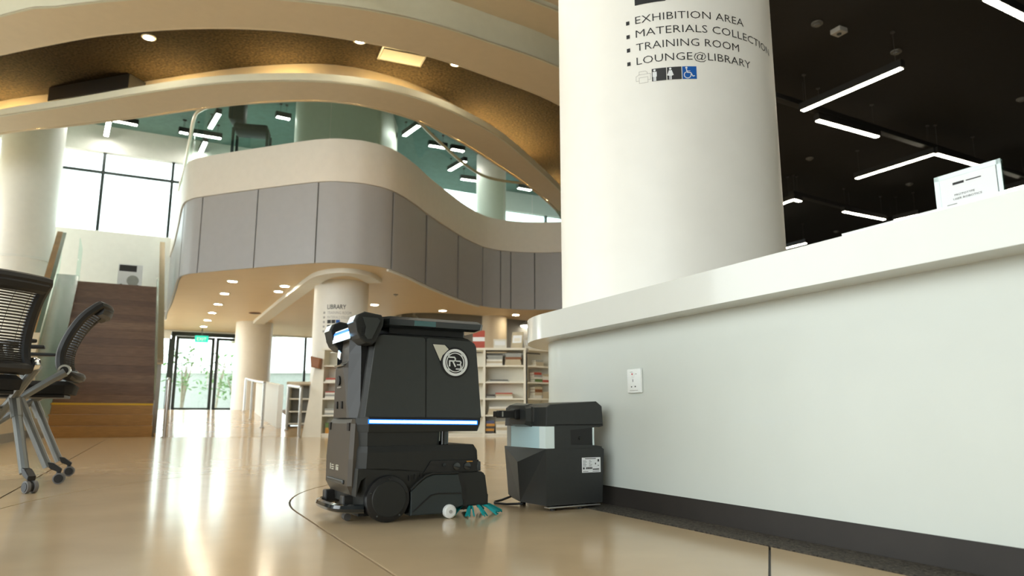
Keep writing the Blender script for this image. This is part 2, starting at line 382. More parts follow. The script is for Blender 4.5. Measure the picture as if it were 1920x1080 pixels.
# rough dark coffer ceiling between the two rings
nA = resample(A_far, 80); nB = resample(B_near, 80)
struct(mesh_obj('ceiling_coffer', slabstrip(B(), nB, nA, 6.15, 6.2), 'rough_ceiling', None, False), 'dark brown rough sprayed ceiling between the curved rings')
D_near = offpath(B_near, .62); E_near = offpath(B_near, .95)
ringD = struct(mesh_obj('ceiling_ring', slabstrip(B(), D_near, B_near, 6.147, 6.165), 'cream', None, True), 'narrow upper cream soffit ring at the top edge')
mesh_obj('inner_face', wallstrip(B(), D_near, 6.144, 6.225, .03, -1), 'ring_daylit', ringD, True)
mesh_obj('upper_soffit', slabstrip(B(), E_near, D_near, 6.224, 6.245), 'cream', ringD, True)
blk = [(p.x, p.y) for p in E_near]+[(4.6, 27), (18, 27), (18, -7), (-12, -7)]
struct(mesh_obj('ceiling_black', ngon(B(), blk, 6.25, 6.35), 'black_ceiling'), 'black painted ceiling over the reception area')
struct(mesh_obj('wall_right', box(B(), 17, 17.2, -7, 27, 0, 6.3), 'mid_wall'))
struct(mesh_obj('wall_right_back', box(B(), 3.4, 17, 24.6, 24.8, 0, 6.3), 'mid_wall'))
# walls below the mezzanine at the back
struct(mesh_obj('wall_back', box(B(), -3.6, 4.6, 23.6, 23.8, 0, 3.65), 'dark_wall'))
struct(mesh_obj('wall_back_upper', box(B(), -3.6, 1.2, 21.2, 21.4, 2.2, 3.65), 'mid_wall'), 'grey wall panel hanging beyond the mezzanine ceiling edge')
struct(mesh_obj('wall_behind_added', box(B(), -1.0, 17, -7.2, -7, 0, 6.3), 'white_paint'))  # unseen wall, added to cut daylight from behind, left part kept open
struct(mesh_obj('wall_left_added', box(B(), -12.2, -12, -7, -1.0, 0, 6.3), 'white_paint'))  # unseen wall, added to narrow the daylight opening on the near left
struct(mesh_obj('wall_left_far_added', box(B(), -12.2, -12, 7.0, 13.2, 0, 6.3), 'white_paint'))  # unseen wall, added to keep daylight off the left column and stairs
# --- glass doors and low windows at the far end
DL = aty(310, 770, 22.0); Mx = frame_mat((DL.x, DL.y, .5), r, q)
dw = 2.55
dr_ = struct(empty('door_1', (0, 0, 0)), 'dark framed double glass door to the garden')
for (x0, x1) in ((0, .12), (dw-.12, dw)): mesh_obj('door_frame', box(B(), x0, x1, 0, .12, 0, 2.4, M=Mx), 'frame_dark', dr_)
mesh_obj('door_frame', box(B(), 0, dw, 0, .12, 2.3, 2.42, M=Mx), 'frame_dark', dr_)
for (x0, x1, hx) in ((.14, dw/2-.02, dw/2-.16), (dw/2+.02, dw-.14, dw/2+.12)):
    d = mesh_obj('door_leaf', box(B(), x0+.08, x1-.08, .05, .06, .06, 2.24, M=Mx), 'window_glass', dr_)
    for (a0, a1, b0, b1) in ((x0, x0+.09, .03, 2.28), (x1-.09, x1, .03, 2.28), (x0, x1, 2.2, 2.28), (x0, x1, .03, .09)):
        mesh_obj('leaf_rail', box(B(), a0, a1, .03, .08, b0, b1, M=Mx), 'frame_dark', d)
    mesh_obj('pull_handle', tube(B(), [Mx @ Vector((hx, -.03, .7)), Mx @ Vector((hx, -.03, 1.6))], .018, 8), 'steel', d, True)
win_wall('window_3', DL+r*(dw+.02), 12.0, .55, 3.0, None, 8, 0, 3.3)
win_wall('window_4', DL-r*4.02, 4.0, .55, 2.7, None, 3, 0, 3.0)
struct(mesh_obj('trim_6', box(B(), -4.1, dw+12, -.02, .2, 2.42, 3.6-.5, M=Mx), 'white_paint'))
# ================================================================== COLUMNS
def column(name, x, y, rad, z0, z1, label, m='column_paint', base=None, s0=0):
    o = empty(name, (x, y, z0), 0, label, 'column')
    mesh_obj('shaft', cyl(B(), (0, 0, (s0+z1-z0)/2), rad, z1-z0-s0, n=96), m, o, True)
    if base: mesh_obj('base_ring', cyl(B(), (0, 0, base/2), rad+.004, base, n=96), 'mid_wall', o, True)
    return o
SC = Vector((.7735, 3.413, 0)); SR = .53
sign_col = column('column', SC.x, SC.y, SR, 0, 6.25, 'large white round column with direction lettering behind the counter', s0=.7875)
def wrap(a0deg, R):     # flat (x along the surface, y up) -> cylinder, local to column
    def fn(v, zoff=0): a = math.radians(a0deg)+v.x/R; return Vector((R*math.cos(a), R*math.sin(a), v.y))
    return fn
def col_text(colobj, s, a0, z, width_deg, R, capscale, thin=0, m='ink', name='lettering'):
    V, Fc = text_verts(s, 1.0, thin); x0 = min(v.x for v in V); x1 = max(v.x for v in V); capv, _ = text_verts('E', 1.0, 0); ch = max(v.y for v in capv)
    sx = math.radians(width_deg)*R/(x1-x0); sy = capscale/ch
    fn = wrap(a0, R); bm = B(); add_vf(bm, V, Fc, lambda v: fn(Vector(((v.x-x0)*sx, z+v.y*sy, 0))))
    return mesh_obj(name, bm, m, colobj, recalc=False)
def col_rects(colobj, rects, a0, R, m, name):
    fn = wrap(a0, R); bm = B()
    for (x0, x1, y0, y1) in rects:
        n = max(1, int((x1-x0)/.02)); lo = [bm.verts.new(fn(Vector((x0+(x1-x0)*k/n, y0, 0)))) for k in range(n+1)]; hi = [bm.verts.new(fn(Vector((x0+(x1-x0)*k/n, y1, 0)))) for k in range(n+1)]
        for k in range(n): bm.faces.new((lo[k], lo[k+1], hi[k+1], hi[k]))
    return mesh_obj(name, bm, m, colobj, recalc=False)
def col_poly(colobj, polys, a0, R, m, name):
    fn = wrap(a0, R); bm = B()
    for P in polys: bm.faces.new([bm.verts.new(fn(Vector((x, y, 0)))) for x, y in P])
    return mesh_obj(name, bm, m, colobj, recalc=False)
def circ(cx, cy, rr, n=16, a0=0, a1=360): return [(cx+rr*math.cos(math.radians(a0+(a1-a0)*k/n)), cy+rr*math.sin(math.radians(a0+(a1-a0)*k/n))) for k in range(n if a1-a0 == 360 else n+1)]
def stroke(pts, wd):
    out = []
    for (xa, ya), (xb, yb) in zip(pts, pts[1:]):
        d = Vector((xb-xa, yb-ya)); L = d.length
        if L < 1e-6: continue
        d /= L; n = Vector((-d.y, d.x))*wd/2; e = d*wd*.35
        out.append([(xa-e.x-n.x, ya-e.y-n.y), (xb+e.x-n.x, yb+e.y-n.y), (xb+e.x+n.x, yb+e.y+n.y), (xa-e.x+n.x, ya-e.y+n.y)])
    return out
RR = SR+.0015
for s_, z_, wdt in (('EXHIBITION AREA', 2.059, 54.9), ('MATERIALS COLLECTION', 1.993, 78.3), ('TRAINING ROOM', 1.928, 50.9), ('LOUNGE@LIBRARY', 1.863, 58.0)):
    col_text(sign_col, s_, -114.9, z_, wdt, RR, .035, -.008)
    col_rects(sign_col, [(-.0075, .0075, z_+.004, z_+.022)], -118.7, RR, 'ink', 'bullet')
col_rects(sign_col, [(0, .136, 2.149, 2.30)], -114.9, RR, 'ink', 'heading_block')
col_text(sign_col, 'O', -96.5, 2.152, 7, RR, .05, 0, 'mid_wall', 'heading_letter')
# pictogram row
zi = 1.774
pr = stroke([(.012, .036), (.0, .03), (.0, .008), (.014, .008)], .0014)+stroke([(.052, .008), (.064, .008), (.064, .036), (.012, .036)], .0014)+stroke([(.014, .036), (.014, .05), (.042, .05), (.05, .043), (.05, .036)], .0014)+stroke([(.014, .022), (.014, -.004), (.052, -.004), (.052, .022), (.014, .022)], .0014)
col_poly(sign_col, [[(x, y+zi+.004) for x, y in P] for P in pr], -115.4, RR, 'device', 'printer_pictogram')
for a_, kind in ((-107.9, 'man'), (-100.9, 'woman'), (-93.9, 'wheelchair')):
    col_rects(sign_col, [(0, .0615, zi, zi+.058)], a_, RR, 'blue_sign' if kind == 'wheelchair' else 'ink_thin', kind+'_sign')
    if kind == 'man': P = [circ(.012, .050, .0052), [(.003, .043), (.021, .043), (.021, .020), (.018, .020), (.018, .0), (.0125, .0), (.0125, .018), (.0115, .018), (.0115, 0), (.006, 0), (.006, .020), (.003, .020)]]
    elif kind == 'woman': P = [circ(.014, .050, .0052), [(.008, .043), (.020, .043), (.028, .020), (.022, .018), (.022, .017), (.019, .017), (.019, 0), (.015, 0), (.015, .017), (.013, .017), (.013, 0), (.009, 0), (.009, .017), (.006, .018), (0, .020)]]
    else:
        P = [circ(.018, .051, .005)]+stroke([(.018, .044), (.02, .03), (.036, .028), (.045, .012), (.052, .014)], .004)+stroke([(.019, .036), (.033, .036)], .003)+stroke(circ(.022, .018, .0145, 16, 120, 370), .0035)
    col_poly(sign_col, [[(x, y+zi) for x, y in p] for p in P], a_, RR+.001, 'white_ink', kind+'_pictogram')
lib_col = column('column', -3.42, 14.15, .53, 0, MZ0+.1, 'white round column with small library lettering under the mezzanine', base=.2)
def lc(s, a0, z, wd, cap, m='ink', thin=0): col_text(lib_col, s, a0, z, wd, .5315, cap, thin, m)
lc('LIBRARY', -105, 2.37, 39, .085, 'ink', .012); lc('TRAINING ROOM', -104.6, 2.27, 50, .055, 'device'); lc('MATERIALS COLLECTION', -104.6, 2.18, 62, .055, 'device')
for z_ in (2.28, 2.19, 2.10, 2.01, 1.92): col_rects(lib_col, [(-.02, .02, z_, z_+.04)], -112, .5315, 'device', 'bullet')
for k in range(3): col_rects(lib_col, [(k*.085, k*.085+.075, 2.09, 2.16)], -104, .5315, 'blue_sign' if k == 2 else 'ink_thin', 'pictogram')
col_rects(lib_col, [(0, .075, 1.98, 2.06)], -104, .5315, 'ink_thin', 'pictogram')
p = aty(60, 300, 15.4); lcol = column('column', p.x, p.y, .60, 0, 7.7, 'tall white column left of the staircase in front of the windows')
mesh_obj('collar', lathe(B(), [(.60, 3.68), (.625, 3.68), (.625, 3.74), (.60, 3.74)], 64, ring=True), 'white_paint', lcol, True)
p = aty(472, 700, 20.3); column('column', p.x, p.y, .50, .5, MZ0+.1, 'beige lit column beside the far glass doors')
p = aty(927, 630, 19.0); column('column', p.x, p.y, .33, 0, 3.6, 'slim cream column rising behind the bookcase', 'cream')
p = aty(921, 350, 19.6); column('column', p.x, p.y, .42, 5.0, 7.7, 'white column standing behind the mezzanine glass')
# ================================================================== COUNTER
ct = empty('reception_counter', (.674, 3.41, 0), 0, 'long white reception counter with rounded end and overhanging lip', 'counter')
def closed_prism(path, z0, z1, inward=1.2, bev=0):
    bm = B(); pts = [(p.x-.674, p.y-3.41) for p in path]
    inner = [path[-1]-q*inward, path[0]+r*inward]
    pts += [(p.x-.674, p.y-3.41) for p in inner]; return ngon(bm, pts, z0, z1)
mesh_obj('front_panel', closed_prism(counter_path(0, 6.0, 1.6), .072, .68), 'counter', ct, True)
mesh_obj('kick_plate', closed_prism(counter_path(-.004, 6.0, 1.6), .0, .072), 'skirting', ct, True)
bm = closed_prism(counter_path(.10, 6.0, 1.6), .678, .787); mesh_obj('worktop', bm, 'counter_top', ct, True)
# sheet on the worktop, sign holder, socket
s_ = lambda a, n_: P0-q*a+NB*n_
bm = B(); prism(bm, [(v.x, v.y) for v in (s_(1.24, -.085), s_(3.2, -.085), s_(3.2, .3), s_(1.24, .3))], .7875, .797, 'z'); tag(mesh_obj('desk_mat', bm, 'plastic_white'), 'thin white sheet lying on the counter top near the sign', 'sheet')
sh = empty('sign_holder', (*s_(1.43, .15).xy, .7975), math.atan2(-q.y, -q.x), 'clear acrylic stand with printed notice on the counter top', 'sign')
for nm, args, m in (('acrylic_plate', (-.082, .082, -.004, .004, 0, .150), 'acrylic'), ('acrylic_foot', (-.082, .082, 0, .07, 0, .006), 'acrylic')): mesh_obj(nm, box(B(), *args, bev=.001), m, sh)
for (x0, x1, z0, z1) in ((-.082, -.069, 0, .15), (.072, .082, 0, .15), (-.082, .082, .138, .15)): mesh_obj('edge', box(B(), x0, x1, -.0055, -.0041, z0, z1), 'tank_white', sh)
pc = mesh_obj('notice_card', box(B(), -.069, .069, -.0045, -.0042, .004, .138), 'white_ink', sh)
def flat_text(parent, s, x0, z, width, cap, m, y=-.0052, mir=1):
    V, Fc = text_verts(s, 1.0); a_, b_ = min(v.x for v in V), max(v.x for v in V); ch = .73
    bm = B(); add_vf(bm, V, Fc, lambda v: Vector((x0+(v.x-a_)*width/(b_-a_), y, z+v.y*cap/ch))); return mesh_obj('print', bm, m, parent, recalc=False)
flat_text(pc, 'PROTOTYPE', -.034, .088, .05, .005, 'ink'); flat_text(pc, 'USER ROBOTICS', -.038, .078, .07, .005, 'ink'); 
for (x0, x1, z0, z1) in ((-.036, -.008, .117, .123), (-.003, .034, .119, .1215), (-.055, -.03, .066, .069)): mesh_obj('print', box(B(), x0, x1, -.0053, -.0049, z0, z1), 'ink', pc)
so = empty('power_socket', (*s_(.235, 0).xy, .47), math.atan2(-q.y, -q.x), 'white square power socket plate on the counter front', 'socket')
pl = mesh_obj('plate', box(B(), -.043, .043, -.011, 0, -.045, .045, bev=.004), 'plastic_white', so, True)
mesh_obj('rocker_switch', box(B(), -.012, .004, -.0145, -.0105, .012, .03, bev=.001), 'plastic_white', so)
mesh_obj('indicator', box(B(), -.007, -.001, -.0155, -.014, .022, .028), 'switch_red', so)
for (x0, x1, z0, z1) in ((-.006, -.0035, -.004, .006), (-.017, -.011, -.024, -.020), (.006, .012, -.024, -.019)): mesh_obj('pin_slot', box(B(), x0, x1, -.0118, -.0109, z0, z1), 'frame_dark', so)
for (x0, x1, z0, z1) in ((-.022, -.006, .032, .034), (.01, .02, .024, .026), (-.026, .024, -.0365, -.0345)): mesh_obj('print', box(B(), x0, x1, -.0116, -.0109, z0, z1), 'device', so)
#@@PART2
# ================================================================== CLEANING ROBOT (local x to its rear, y away from the near side)
rb = empty('cleaning_robot', (-.406, 2.415, 0), math.radians(29), 'charcoal floor-scrubbing robot with round R3 badge and blue light strip', 'robot')
WD = .38
def plan(x0, x1, y0, y1, z, ch): return [Vector(p) for p in ((x0+ch, y0, z), (x1-ch*.4, y0, z), (x1, y0+ch*.4, z), (x1, y1-ch*.4, z), (x1-ch*.4, y1, z), (x0+ch, y1, z), (x0, y1-ch*1.6, z), (x0, y0+ch*1.6, z))]
bm = B(); loft(bm, [plan(-.095, .335, .012, WD-.012, .055, .03), plan(-.104, .337, .004, WD-.004, .15, .03), plan(-.102, .330, .002, WD-.002, .222, .03), plan(-.100, .318, .008, WD-.008, .242, .03)])
low = mesh_obj('lower_body', bm, 'robot', rb)
bm = B(); prism(bm, [(.124, .153), (.15, .191), (.328, .190), (.337, .152)], -.004, .01); mesh_obj('side_bay', bm, 'robot_dark', low)
for x_ in (.243, .283): mesh_obj('bay_knob', cyl(B(), (x_, -.006, .170), .013, .006, 'y', 20, bev=.001), 'robot_gloss', low, True)
mesh_obj('bay_knob', cyl(B(), (.196, -.006, .176), .006, .006, 'y', 16), 'robot_gloss', low, True)
mesh_obj('bay_print', box(B(), .282, .305, -.0048, -.0040, .1835, .1865), 'bk_orange', low)
mesh_obj('bay_latch', box(B(), .322, .336, -.006, .02, .153, .184, bev=.002), 'robot_gloss', low)
bm = B(); loft(bm, [plan(-.100, .188, .012, WD-.012, .240, .03), plan(-.101, .190, .010, WD-.010, .292, .03)]); mesh_obj('waist', bm, 'robot', rb)
mesh_obj('rear_post', cyl(B(), (.215, .05, .266), .019, .05, 'z', 20), 'robot_gloss', rb, True)
mesh_obj('rear_post', cyl(B(), (.215, WD-.05, .266), .019, .05, 'z', 20), 'robot_gloss', rb, True)
mesh_obj('post_clip', box(B(), .191, .195, .03, .045, .255, .288), 'tank_white', rb)
bm = B(); loft(bm, [plan(-.100, .332, .004, WD-.004, .288, .03), plan(-.101, .340, 0, WD, .312, .03), plan(-.098, .344, .004, WD-.004, .334, .03)]); fg = mesh_obj('flange', bm, 'robot', rb)
for y_, m_ in ((-.0015, 'led'), (WD-.0025, 'led')):
    bm = B(); prism(bm, [(-.069, .318), (.321, .3125), (.321, .3215), (-.069, .327)], y_, y_+.005); mesh_obj('light_strip', bm, m_, fg)
    bm = B(); prism(bm, [(-.073, .315), (.325, .3095), (.325, .3245), (-.073, .330)], y_+.001, y_+.0035); mesh_obj('light_bezel', bm, 'led_blue', fg)
bm = B(); loft(bm, [plan(-.090, .344, .006, WD-.006, .334, .02), plan(-.072, .334, .010, WD-.010, .50, .02), plan(-.056, .325, .014, WD-.014, .595, .03), plan(-.035, .308, .03, WD-.03, .614, .03), plan(-.02, .295, .045, WD-.045, .621, .03)])
sh_ = mesh_obj('upper_shell', bm, 'robot', rb)
def side_plate(pts, nm):
    for y_ in (0, 1):
        bm = B(); loft(bm, [[Vector((x, (.0035+(z-.334)*.030 if not y_ else WD-.0035-(z-.334)*.030)+o, z)) for x, z in pts] for o in ((0, .01) if not y_ else (0, -.01))]); mesh_obj(nm, bm, 'robot_panel', sh_)
side_plate([(-.083, .338), (.127, .336), (.125, .603), (.120, .608), (-.030, .611), (-.045, .604), (-.053, .588)], 'service_panel')
side_plate([(.133, .336), (.341, .334), (.322, .585), (.314, .598), (.298, .604), (.137, .608), (.131, .603)], 'rear_panel')
# badge
yb = .0035+(.527-.334)*.030-.0005
def yat(z): return .0035+(z-.334)*.030
def badge_poly(P, m, nm, d, par): 
    bm = B(); prism(bm, P, 0, .0025)
    for v in bm.verts: v.co.y += yat(v.co.z)-d
    return mesh_obj(nm, bm, m, par)
bx_, bz_ = .2385, .5265
bd = badge_poly(circ(bx_, bz_, .055, 40), 'robot_dark', 'badge', .002, sh_)
badge_poly([(.150, .590), (.201, .589), (.226, .568), (.183, .52), (.181, .524)], 'robot_dark', 'badge_flag_back', .0012, bd)
badge_poly([(.1535, .5875), (.198, .5865), (.213, .572), (.19, .55), (.1815, .530)], 'badge_beige', 'badge_flag', .0022, bd)
def ringp(ro, ri, a0=0, a1=360, n=48):
    bm = B(); nn = n; full = a1-a0 == 360
    rg = []
    for k in range(nn+(0 if full else 1)):
        a = math.radians(a0+(a1-a0)*k/nn); rg.append([Vector((bx_+R_*math.cos(a), y_, bz_+R_*math.sin(a))) for R_, y_ in ((ri, 0), (ro, 0), (ro, .002), (ri, .002))])
    if full: rg.append(rg[0])
    loft(bm, rg, cap=not full); bmesh.ops.remove_doubles(bm, verts=bm.verts, dist=1e-6)
    for v in bm.verts: v.co.y += yat(v.co.z)-.004
    return bm
mesh_obj('badge_ring', ringp(.0475, .0385), 'badge_white', bd); mesh_obj('badge_inner_ring', ringp(.0345, .0315), 'badge_white', bd)
for a_ in (45, 135, 225, 315): badge_poly(circ(bx_+.0385*math.cos(math.radians(a_)), bz_+.0385*math.sin(math.radians(a_)), .005, 14), 'silver', 'badge_stud', .0048, bd)
for P in stroke([(-.023, .018), (-.004, .018), (.0, .014), (.0, .008), (-.004, .005), (-.022, .005), (-.022, -.013)], .0045)+stroke([(-.010, .005), (.0, -.014)], .0045)+stroke([(.004, .005), (.018, .005), (.022, .001), (.019, -.008), (.008, -.008)], .0042)+stroke([(.019, -.008), (.022, -.012), (.022, -.02), (.018, -.023), (.004, -.023)], .0042):
    badge_poly([(bx_+x, bz_+z) for x, z in P], 'badge_white', 'badge_letter_stroke', .0042, bd)
# tray on top
bm = B(); loft(bm, [plan(-.03, .335, .03, WD-.03, .640, .03), plan(-.035, .352, .018, WD-.018, .648, .03), plan(-.035, .356, .014, WD-.014, .668, .03), plan(-.03, .345, .025, WD-.025, .678, .03)]); ty = mesh_obj('top_tray', bm, 'robot_gloss', rb)
bm = B(); loft(bm, [plan(-.01, .30, .06, WD-.06, .618, .02), plan(-.01, .30, .06, WD-.06, .642, .02)]); mesh_obj('tray_neck', bm, 'robot_dark', rb)
mat('tray_reflection_teal', (.07, .15, .15), .3)
mesh_obj('tray_reflection', box(B(), .085, .165, .0135, .03, .649, .667, bev=.001), 'tray_reflection_teal', ty)  # teal reflection on the tray edge, put in as a coloured strip
# sensor ears
for y0, s__ in ((.0, 1), (WD, -1)):
    yo, yi = y0-.006*s__, y0+.085*s__
    ear = [(-.150, .650), (-.138, .672), (-.110, .684), (-.042, .676), (-.032, .662), (-.034, .640), (-.060, .586), (-.075, .574), (-.105, .578), (-.128, .594), (-.138, .615)]
    ear = [(-.034+(x+.034)*.86, z) for x, z in ear]
    bm = B(); prism(bm, ear, min(yo, yi), max(yo, yi), 'y', bev=.006); e_ = mesh_obj('sensor_ear', bm, 'robot', rb)
    bm = B(); prism(bm, [(-.108, .664), (-.056, .664), (-.046, .655), (-.074, .592), (-.088, .590), (-.098, .605), (-.094, .632)], yo-.004*s__-.001, yo+.004*s__+.001, 'y', bev=.0015); mesh_obj('ear_plate', bm, 'robot_panel', e_)
    bm = B(); prism(bm, [(-.136, .648), (-.1265, .671), (-.120, .669), (-.128, .646)], min(yo, yi)+.012, max(yo, yi)-.012); mesh_obj('ear_lens', bm, 'silver', e_)
    for k in range(6): mesh_obj('vent_slot', box(B(), -.109, -.099, min(yo, yo-.0015*s__), max(yo, yo-.0015*s__)+.0004, .600+k*.006, .6025+k*.006, M=None), 'robot_dark', e_)
bm = B(); prism(bm, [(-.122, .600), (-.122, .640), (-.10, .652), (-.06, .645), (-.06, .600)], .075, WD-.075, 'y', bev=.004); br_ = mesh_obj('head_bridge', bm, 'robot_gloss', rb)
bm = B(); prism(bm, [(-.129, .604), (-.125, .624), (-.118, .626), (-.120, .604)], .085, WD-.11); mesh_obj('face_light', bm, 'led', br_)
bm = B(); prism(bm, [(-.1275, .625), (-.124, .635), (-.114, .635), (-.118, .625)], .085, WD-.11); mesh_obj('face_light_bezel', bm, 'led_blue', br_)
# nose column and front plate
def rect(x0, x1, y0, y1, z, c_): return [Vector(p) for p in ((x0, y0+c_, z), (x0+c_, y0, z), (x1, y0, z), (x1, y1, z), (x0+c_, y1, z), (x0, y1-c_, z))]
bm = B(); loft(bm, [rect(-.113, -.04, .10, .29, .334, .012), rect(-.117, -.04, .115, .275, .43, .014), rect(-.122, -.04, .135, .255, .505, .014), rect(-.102, -.04, .14, .25, .530, .014), rect(-.100, -.04, .13, .26, .575, .014), rect(-.092, -.04, .115, .275, .605, .01)])
ns = mesh_obj('nose_column', bm, 'robot_front', rb)
for s__ in (0, 1):
    y0 = .10 if not s__ else .28
    bm = B(); loft(bm, [[Vector(p) for p in ((-.112, y0+(.018 if not s__ else -.018), z0), (-.085-.0*k, y0+(-.05 if not s__ else .05)*w_, z0), (-.05, y0+(-.05 if not s__ else .05)*w_, z0), (-.05, y0+(.018 if not s__ else -.018), z0))] for k, (z0, w_) in enumerate(((.334, .9), (.45, .8), (.55, .7), (.60, .5)))]); mesh_obj('nose_fairing', bm, 'robot_dark', ns)
mesh_obj('camera_lens', cyl(B(), (-.119, .195, .462), .017, .012, 'x', 20), 'robot_dark', ns, True)
mesh_obj('lens_frame', box(B(), -.121, -.113, .172, .218, .436, .441), 'silver', ns)
mesh_obj('button', box(B(), -.128, -.10, .15, .24, .514, .520, M=rot(-12, 'Y', (-.11, .2, .517))), 'silver', ns)
mesh_obj('key_tag', box(B(), -.126, -.119, .178, .214, .538, .565, bev=.002, M=rot(20, 'X', (-.12, .195, .55))), 'silver', ns)
for y_ in (.165, .225): mesh_obj('port', box(B(), -.1195, -.114, y_-.008, y_+.008, .365, .390), 'robot_dark', ns)
bm = B(); loft(bm, [rect(-.103, -.06, .055, .325, .085, .01), rect(-.119, -.06, .045, .335, .115, .012), rect(-.119, -.06, .04, .34, .20, .012), rect(-.114, -.06, .045, .335, .315, .012), rect(-.106, -.06, .06, .32, .330, .01)])
fp = mesh_obj('front_plate', bm, 'robot_front', rb)
mesh_obj('plate_catch', box(B(), -.126, -.117, .09, .29, .118, .132, bev=.004), 'dock_facet', fp)
for (y0, y1, z0, z1) in ((.262, .268, .158, .178), (.225, .25, .158, .161), (.222, .253, .165, .168), (.226, .25, .172, .175), (.190, .195, .158, .176), (.165, .185, .173, .176), (.168, .173, .158, .170), (.178, .183, .158, .170)): mesh_obj('plate_print', box(B(), -.1203, -.1188, y0, y1, z0, z1), 'badge_beige', fp)
for y_ in (.075, .305): mesh_obj('plate_latch', box(B(), -.1185, -.11, y_-.012, y_+.012, .292, .318), 'robot_dark', fp)
# bumper / squeegee at the front
bm = B(); pts = [(-.07, .02), (-.125, .05), (-.15, .12), (-.152, .26), (-.125, .33), (-.07, .36)]
tube(bm, [(x, y, .045) for x, y in [(p.x, p.y) for p in catmull(pts, 5)]], .014, 8); bp_ = mesh_obj('front_bumper', bm, 'robot_gloss', rb, True)
mesh_obj('bumper_strut', box(B(), -.13, -.05, .06, .10, .045, .085, bev=.006), 'robot_dark', bp_); mesh_obj('bumper_strut', box(B(), -.13, -.05, .28, .32, .045, .085, bev=.006), 'robot_dark', bp_)
mesh_obj('bumper_roller', cyl(B(), (-.105, .10, .014), .012, .03, 'y', 16), 'bk_dark', bp_, True)
mesh_obj('chassis', box(B(), -.08, .33, .05, WD-.05, .018, .07), 'robot_dark', rb)
# wheels
for y0, y1 in ((-.012, .035), (WD-.035, WD+.012)):
    wh = mesh_obj('drive_wheel', lathe(B(), [(.060, y0), (.0725, y0+.004), (.0745, y0+.012), (.0745, y1-.008), (.07, y1)], 48, (0, 0, .0748), 'y'), 'robot_dark', rb, True)
    if y0 < 0:
        mesh_obj('hub_cap', lathe(B(), [(.01, y0-.004), (.056, y0-.003), (.060, y0+.002), (.060, y0+.006)], 48, (.002, 0, .0748), 'y'), 'robot', wh, True)
        for a_ in (90, 162, 234, 306, 18): mesh_obj('hub_screw', cyl(B(), (.064*math.cos(math.radians(a_)), y0+.001, .0748+.064*math.sin(math.radians(a_))), .003, .004, 'y', 10), 'robot_gloss', wh, True)
bm = B(); prism(bm, [(-.105, .085), (-.09, .135), (-.05, .162), (.01, .17), (.06, .158), (.09, .135), (.13, .155), (.126, .16), (-.1, .172)], .003, .05); mesh_obj('wheel_arch', bm, 'robot', rb)
sk_o = [(.079, .016), (.078, .092), (.10, .113), (.130, .137), (.158, .146), (.25, .144), (.262, .10), (.272, .04), (.20, .016)]
bm = B(); prism(bm, sk_o, -.006, .05, 'y', bev=.004); sk_ = mesh_obj('side_skirt', bm, 'robot_skirt', rb)
bm = B(); tube(bm, [(.078, -.006, .100), (.10, -.006, .119), (.130, -.006, .142), (.158, -.006, .150), (.25, -.006, .148)], .004, 8); mesh_obj('skirt_edge', bm, 'robot', sk_, True)
bm = B(); tube(bm, [(.085, -.006, .028), (.115, -.006, .052), (.15, -.006, .078), (.175, -.006, .083), (.262, -.006, .080)], .0028, 6); mesh_obj('skirt_groove', bm, 'robot_dark', sk_, True)
for k in range(3): mesh_obj('skirt_rib', box(B(), .072+k*.02, .078+k*.02, -.003, .01, .128+k*.006, .146+k*.003), 'robot_dark', sk_)
bm = B(); prism(bm, [(.248, .149), (.268, .149), (.288, .035), (.268, .035)], -.002, .04); mesh_obj('skirt_strap', bm, 'robot_dark', rb)
bm = B(); prism(bm, [(.256, .149), (.344, .149), (.348, .140), (.358, .136), (.361, .076), (.370, .070), (.369, .036), (.278, .036)], .0, WD-.0, 'y', bev=.004); mesh_obj('brush_deck', bm, 'robot', rb)
cw = mesh_obj('castor_wheel', lathe(B(), [(.017, -.022), (.0225, -.018), (.0225, -.004), (.018, .0)], 28, (.216, 0, .0235), 'y'), 'tyre_white', rb, True)
mesh_obj('castor_hub', cyl(B(), (.216, -.023, .0235), .006, .004, 'y', 14), 'device', cw, True)
mesh_obj('castor_bracket', box(B(), .20, .275, -.003, .03, .035, .062, bev=.004), 'robot_dark', rb)
# side brush: hub and bristle tufts
bh = mesh_obj('side_brush', cyl(B(), (.33, .055, .042), .03, .02, 'z', 20), 'robot_dark', rb, True)
for k in range(11):
    a_ = 2*math.pi*k/11+.2; bm = B(); rnd = random.Random(k)
    for j in range(9):
        aa = a_+rnd.uniform(-.11, .11); c0 = Vector((.33+.026*math.cos(a_), .055+.026*math.sin(a_), .040)); e0 = Vector((.33+(.105+rnd.uniform(-.012, .008))*math.cos(aa), .055+(.105+rnd.uniform(-.012, .008))*math.sin(aa), .004+rnd.uniform(0, .012)))
        mid = (c0+e0)/2+Vector((0, 0, .006)); tube(bm, [c0, mid, e0], [.002, .003, .0026], 5)
    mesh_obj('bristle_tuft', bm, 'teal_bristle', bh)
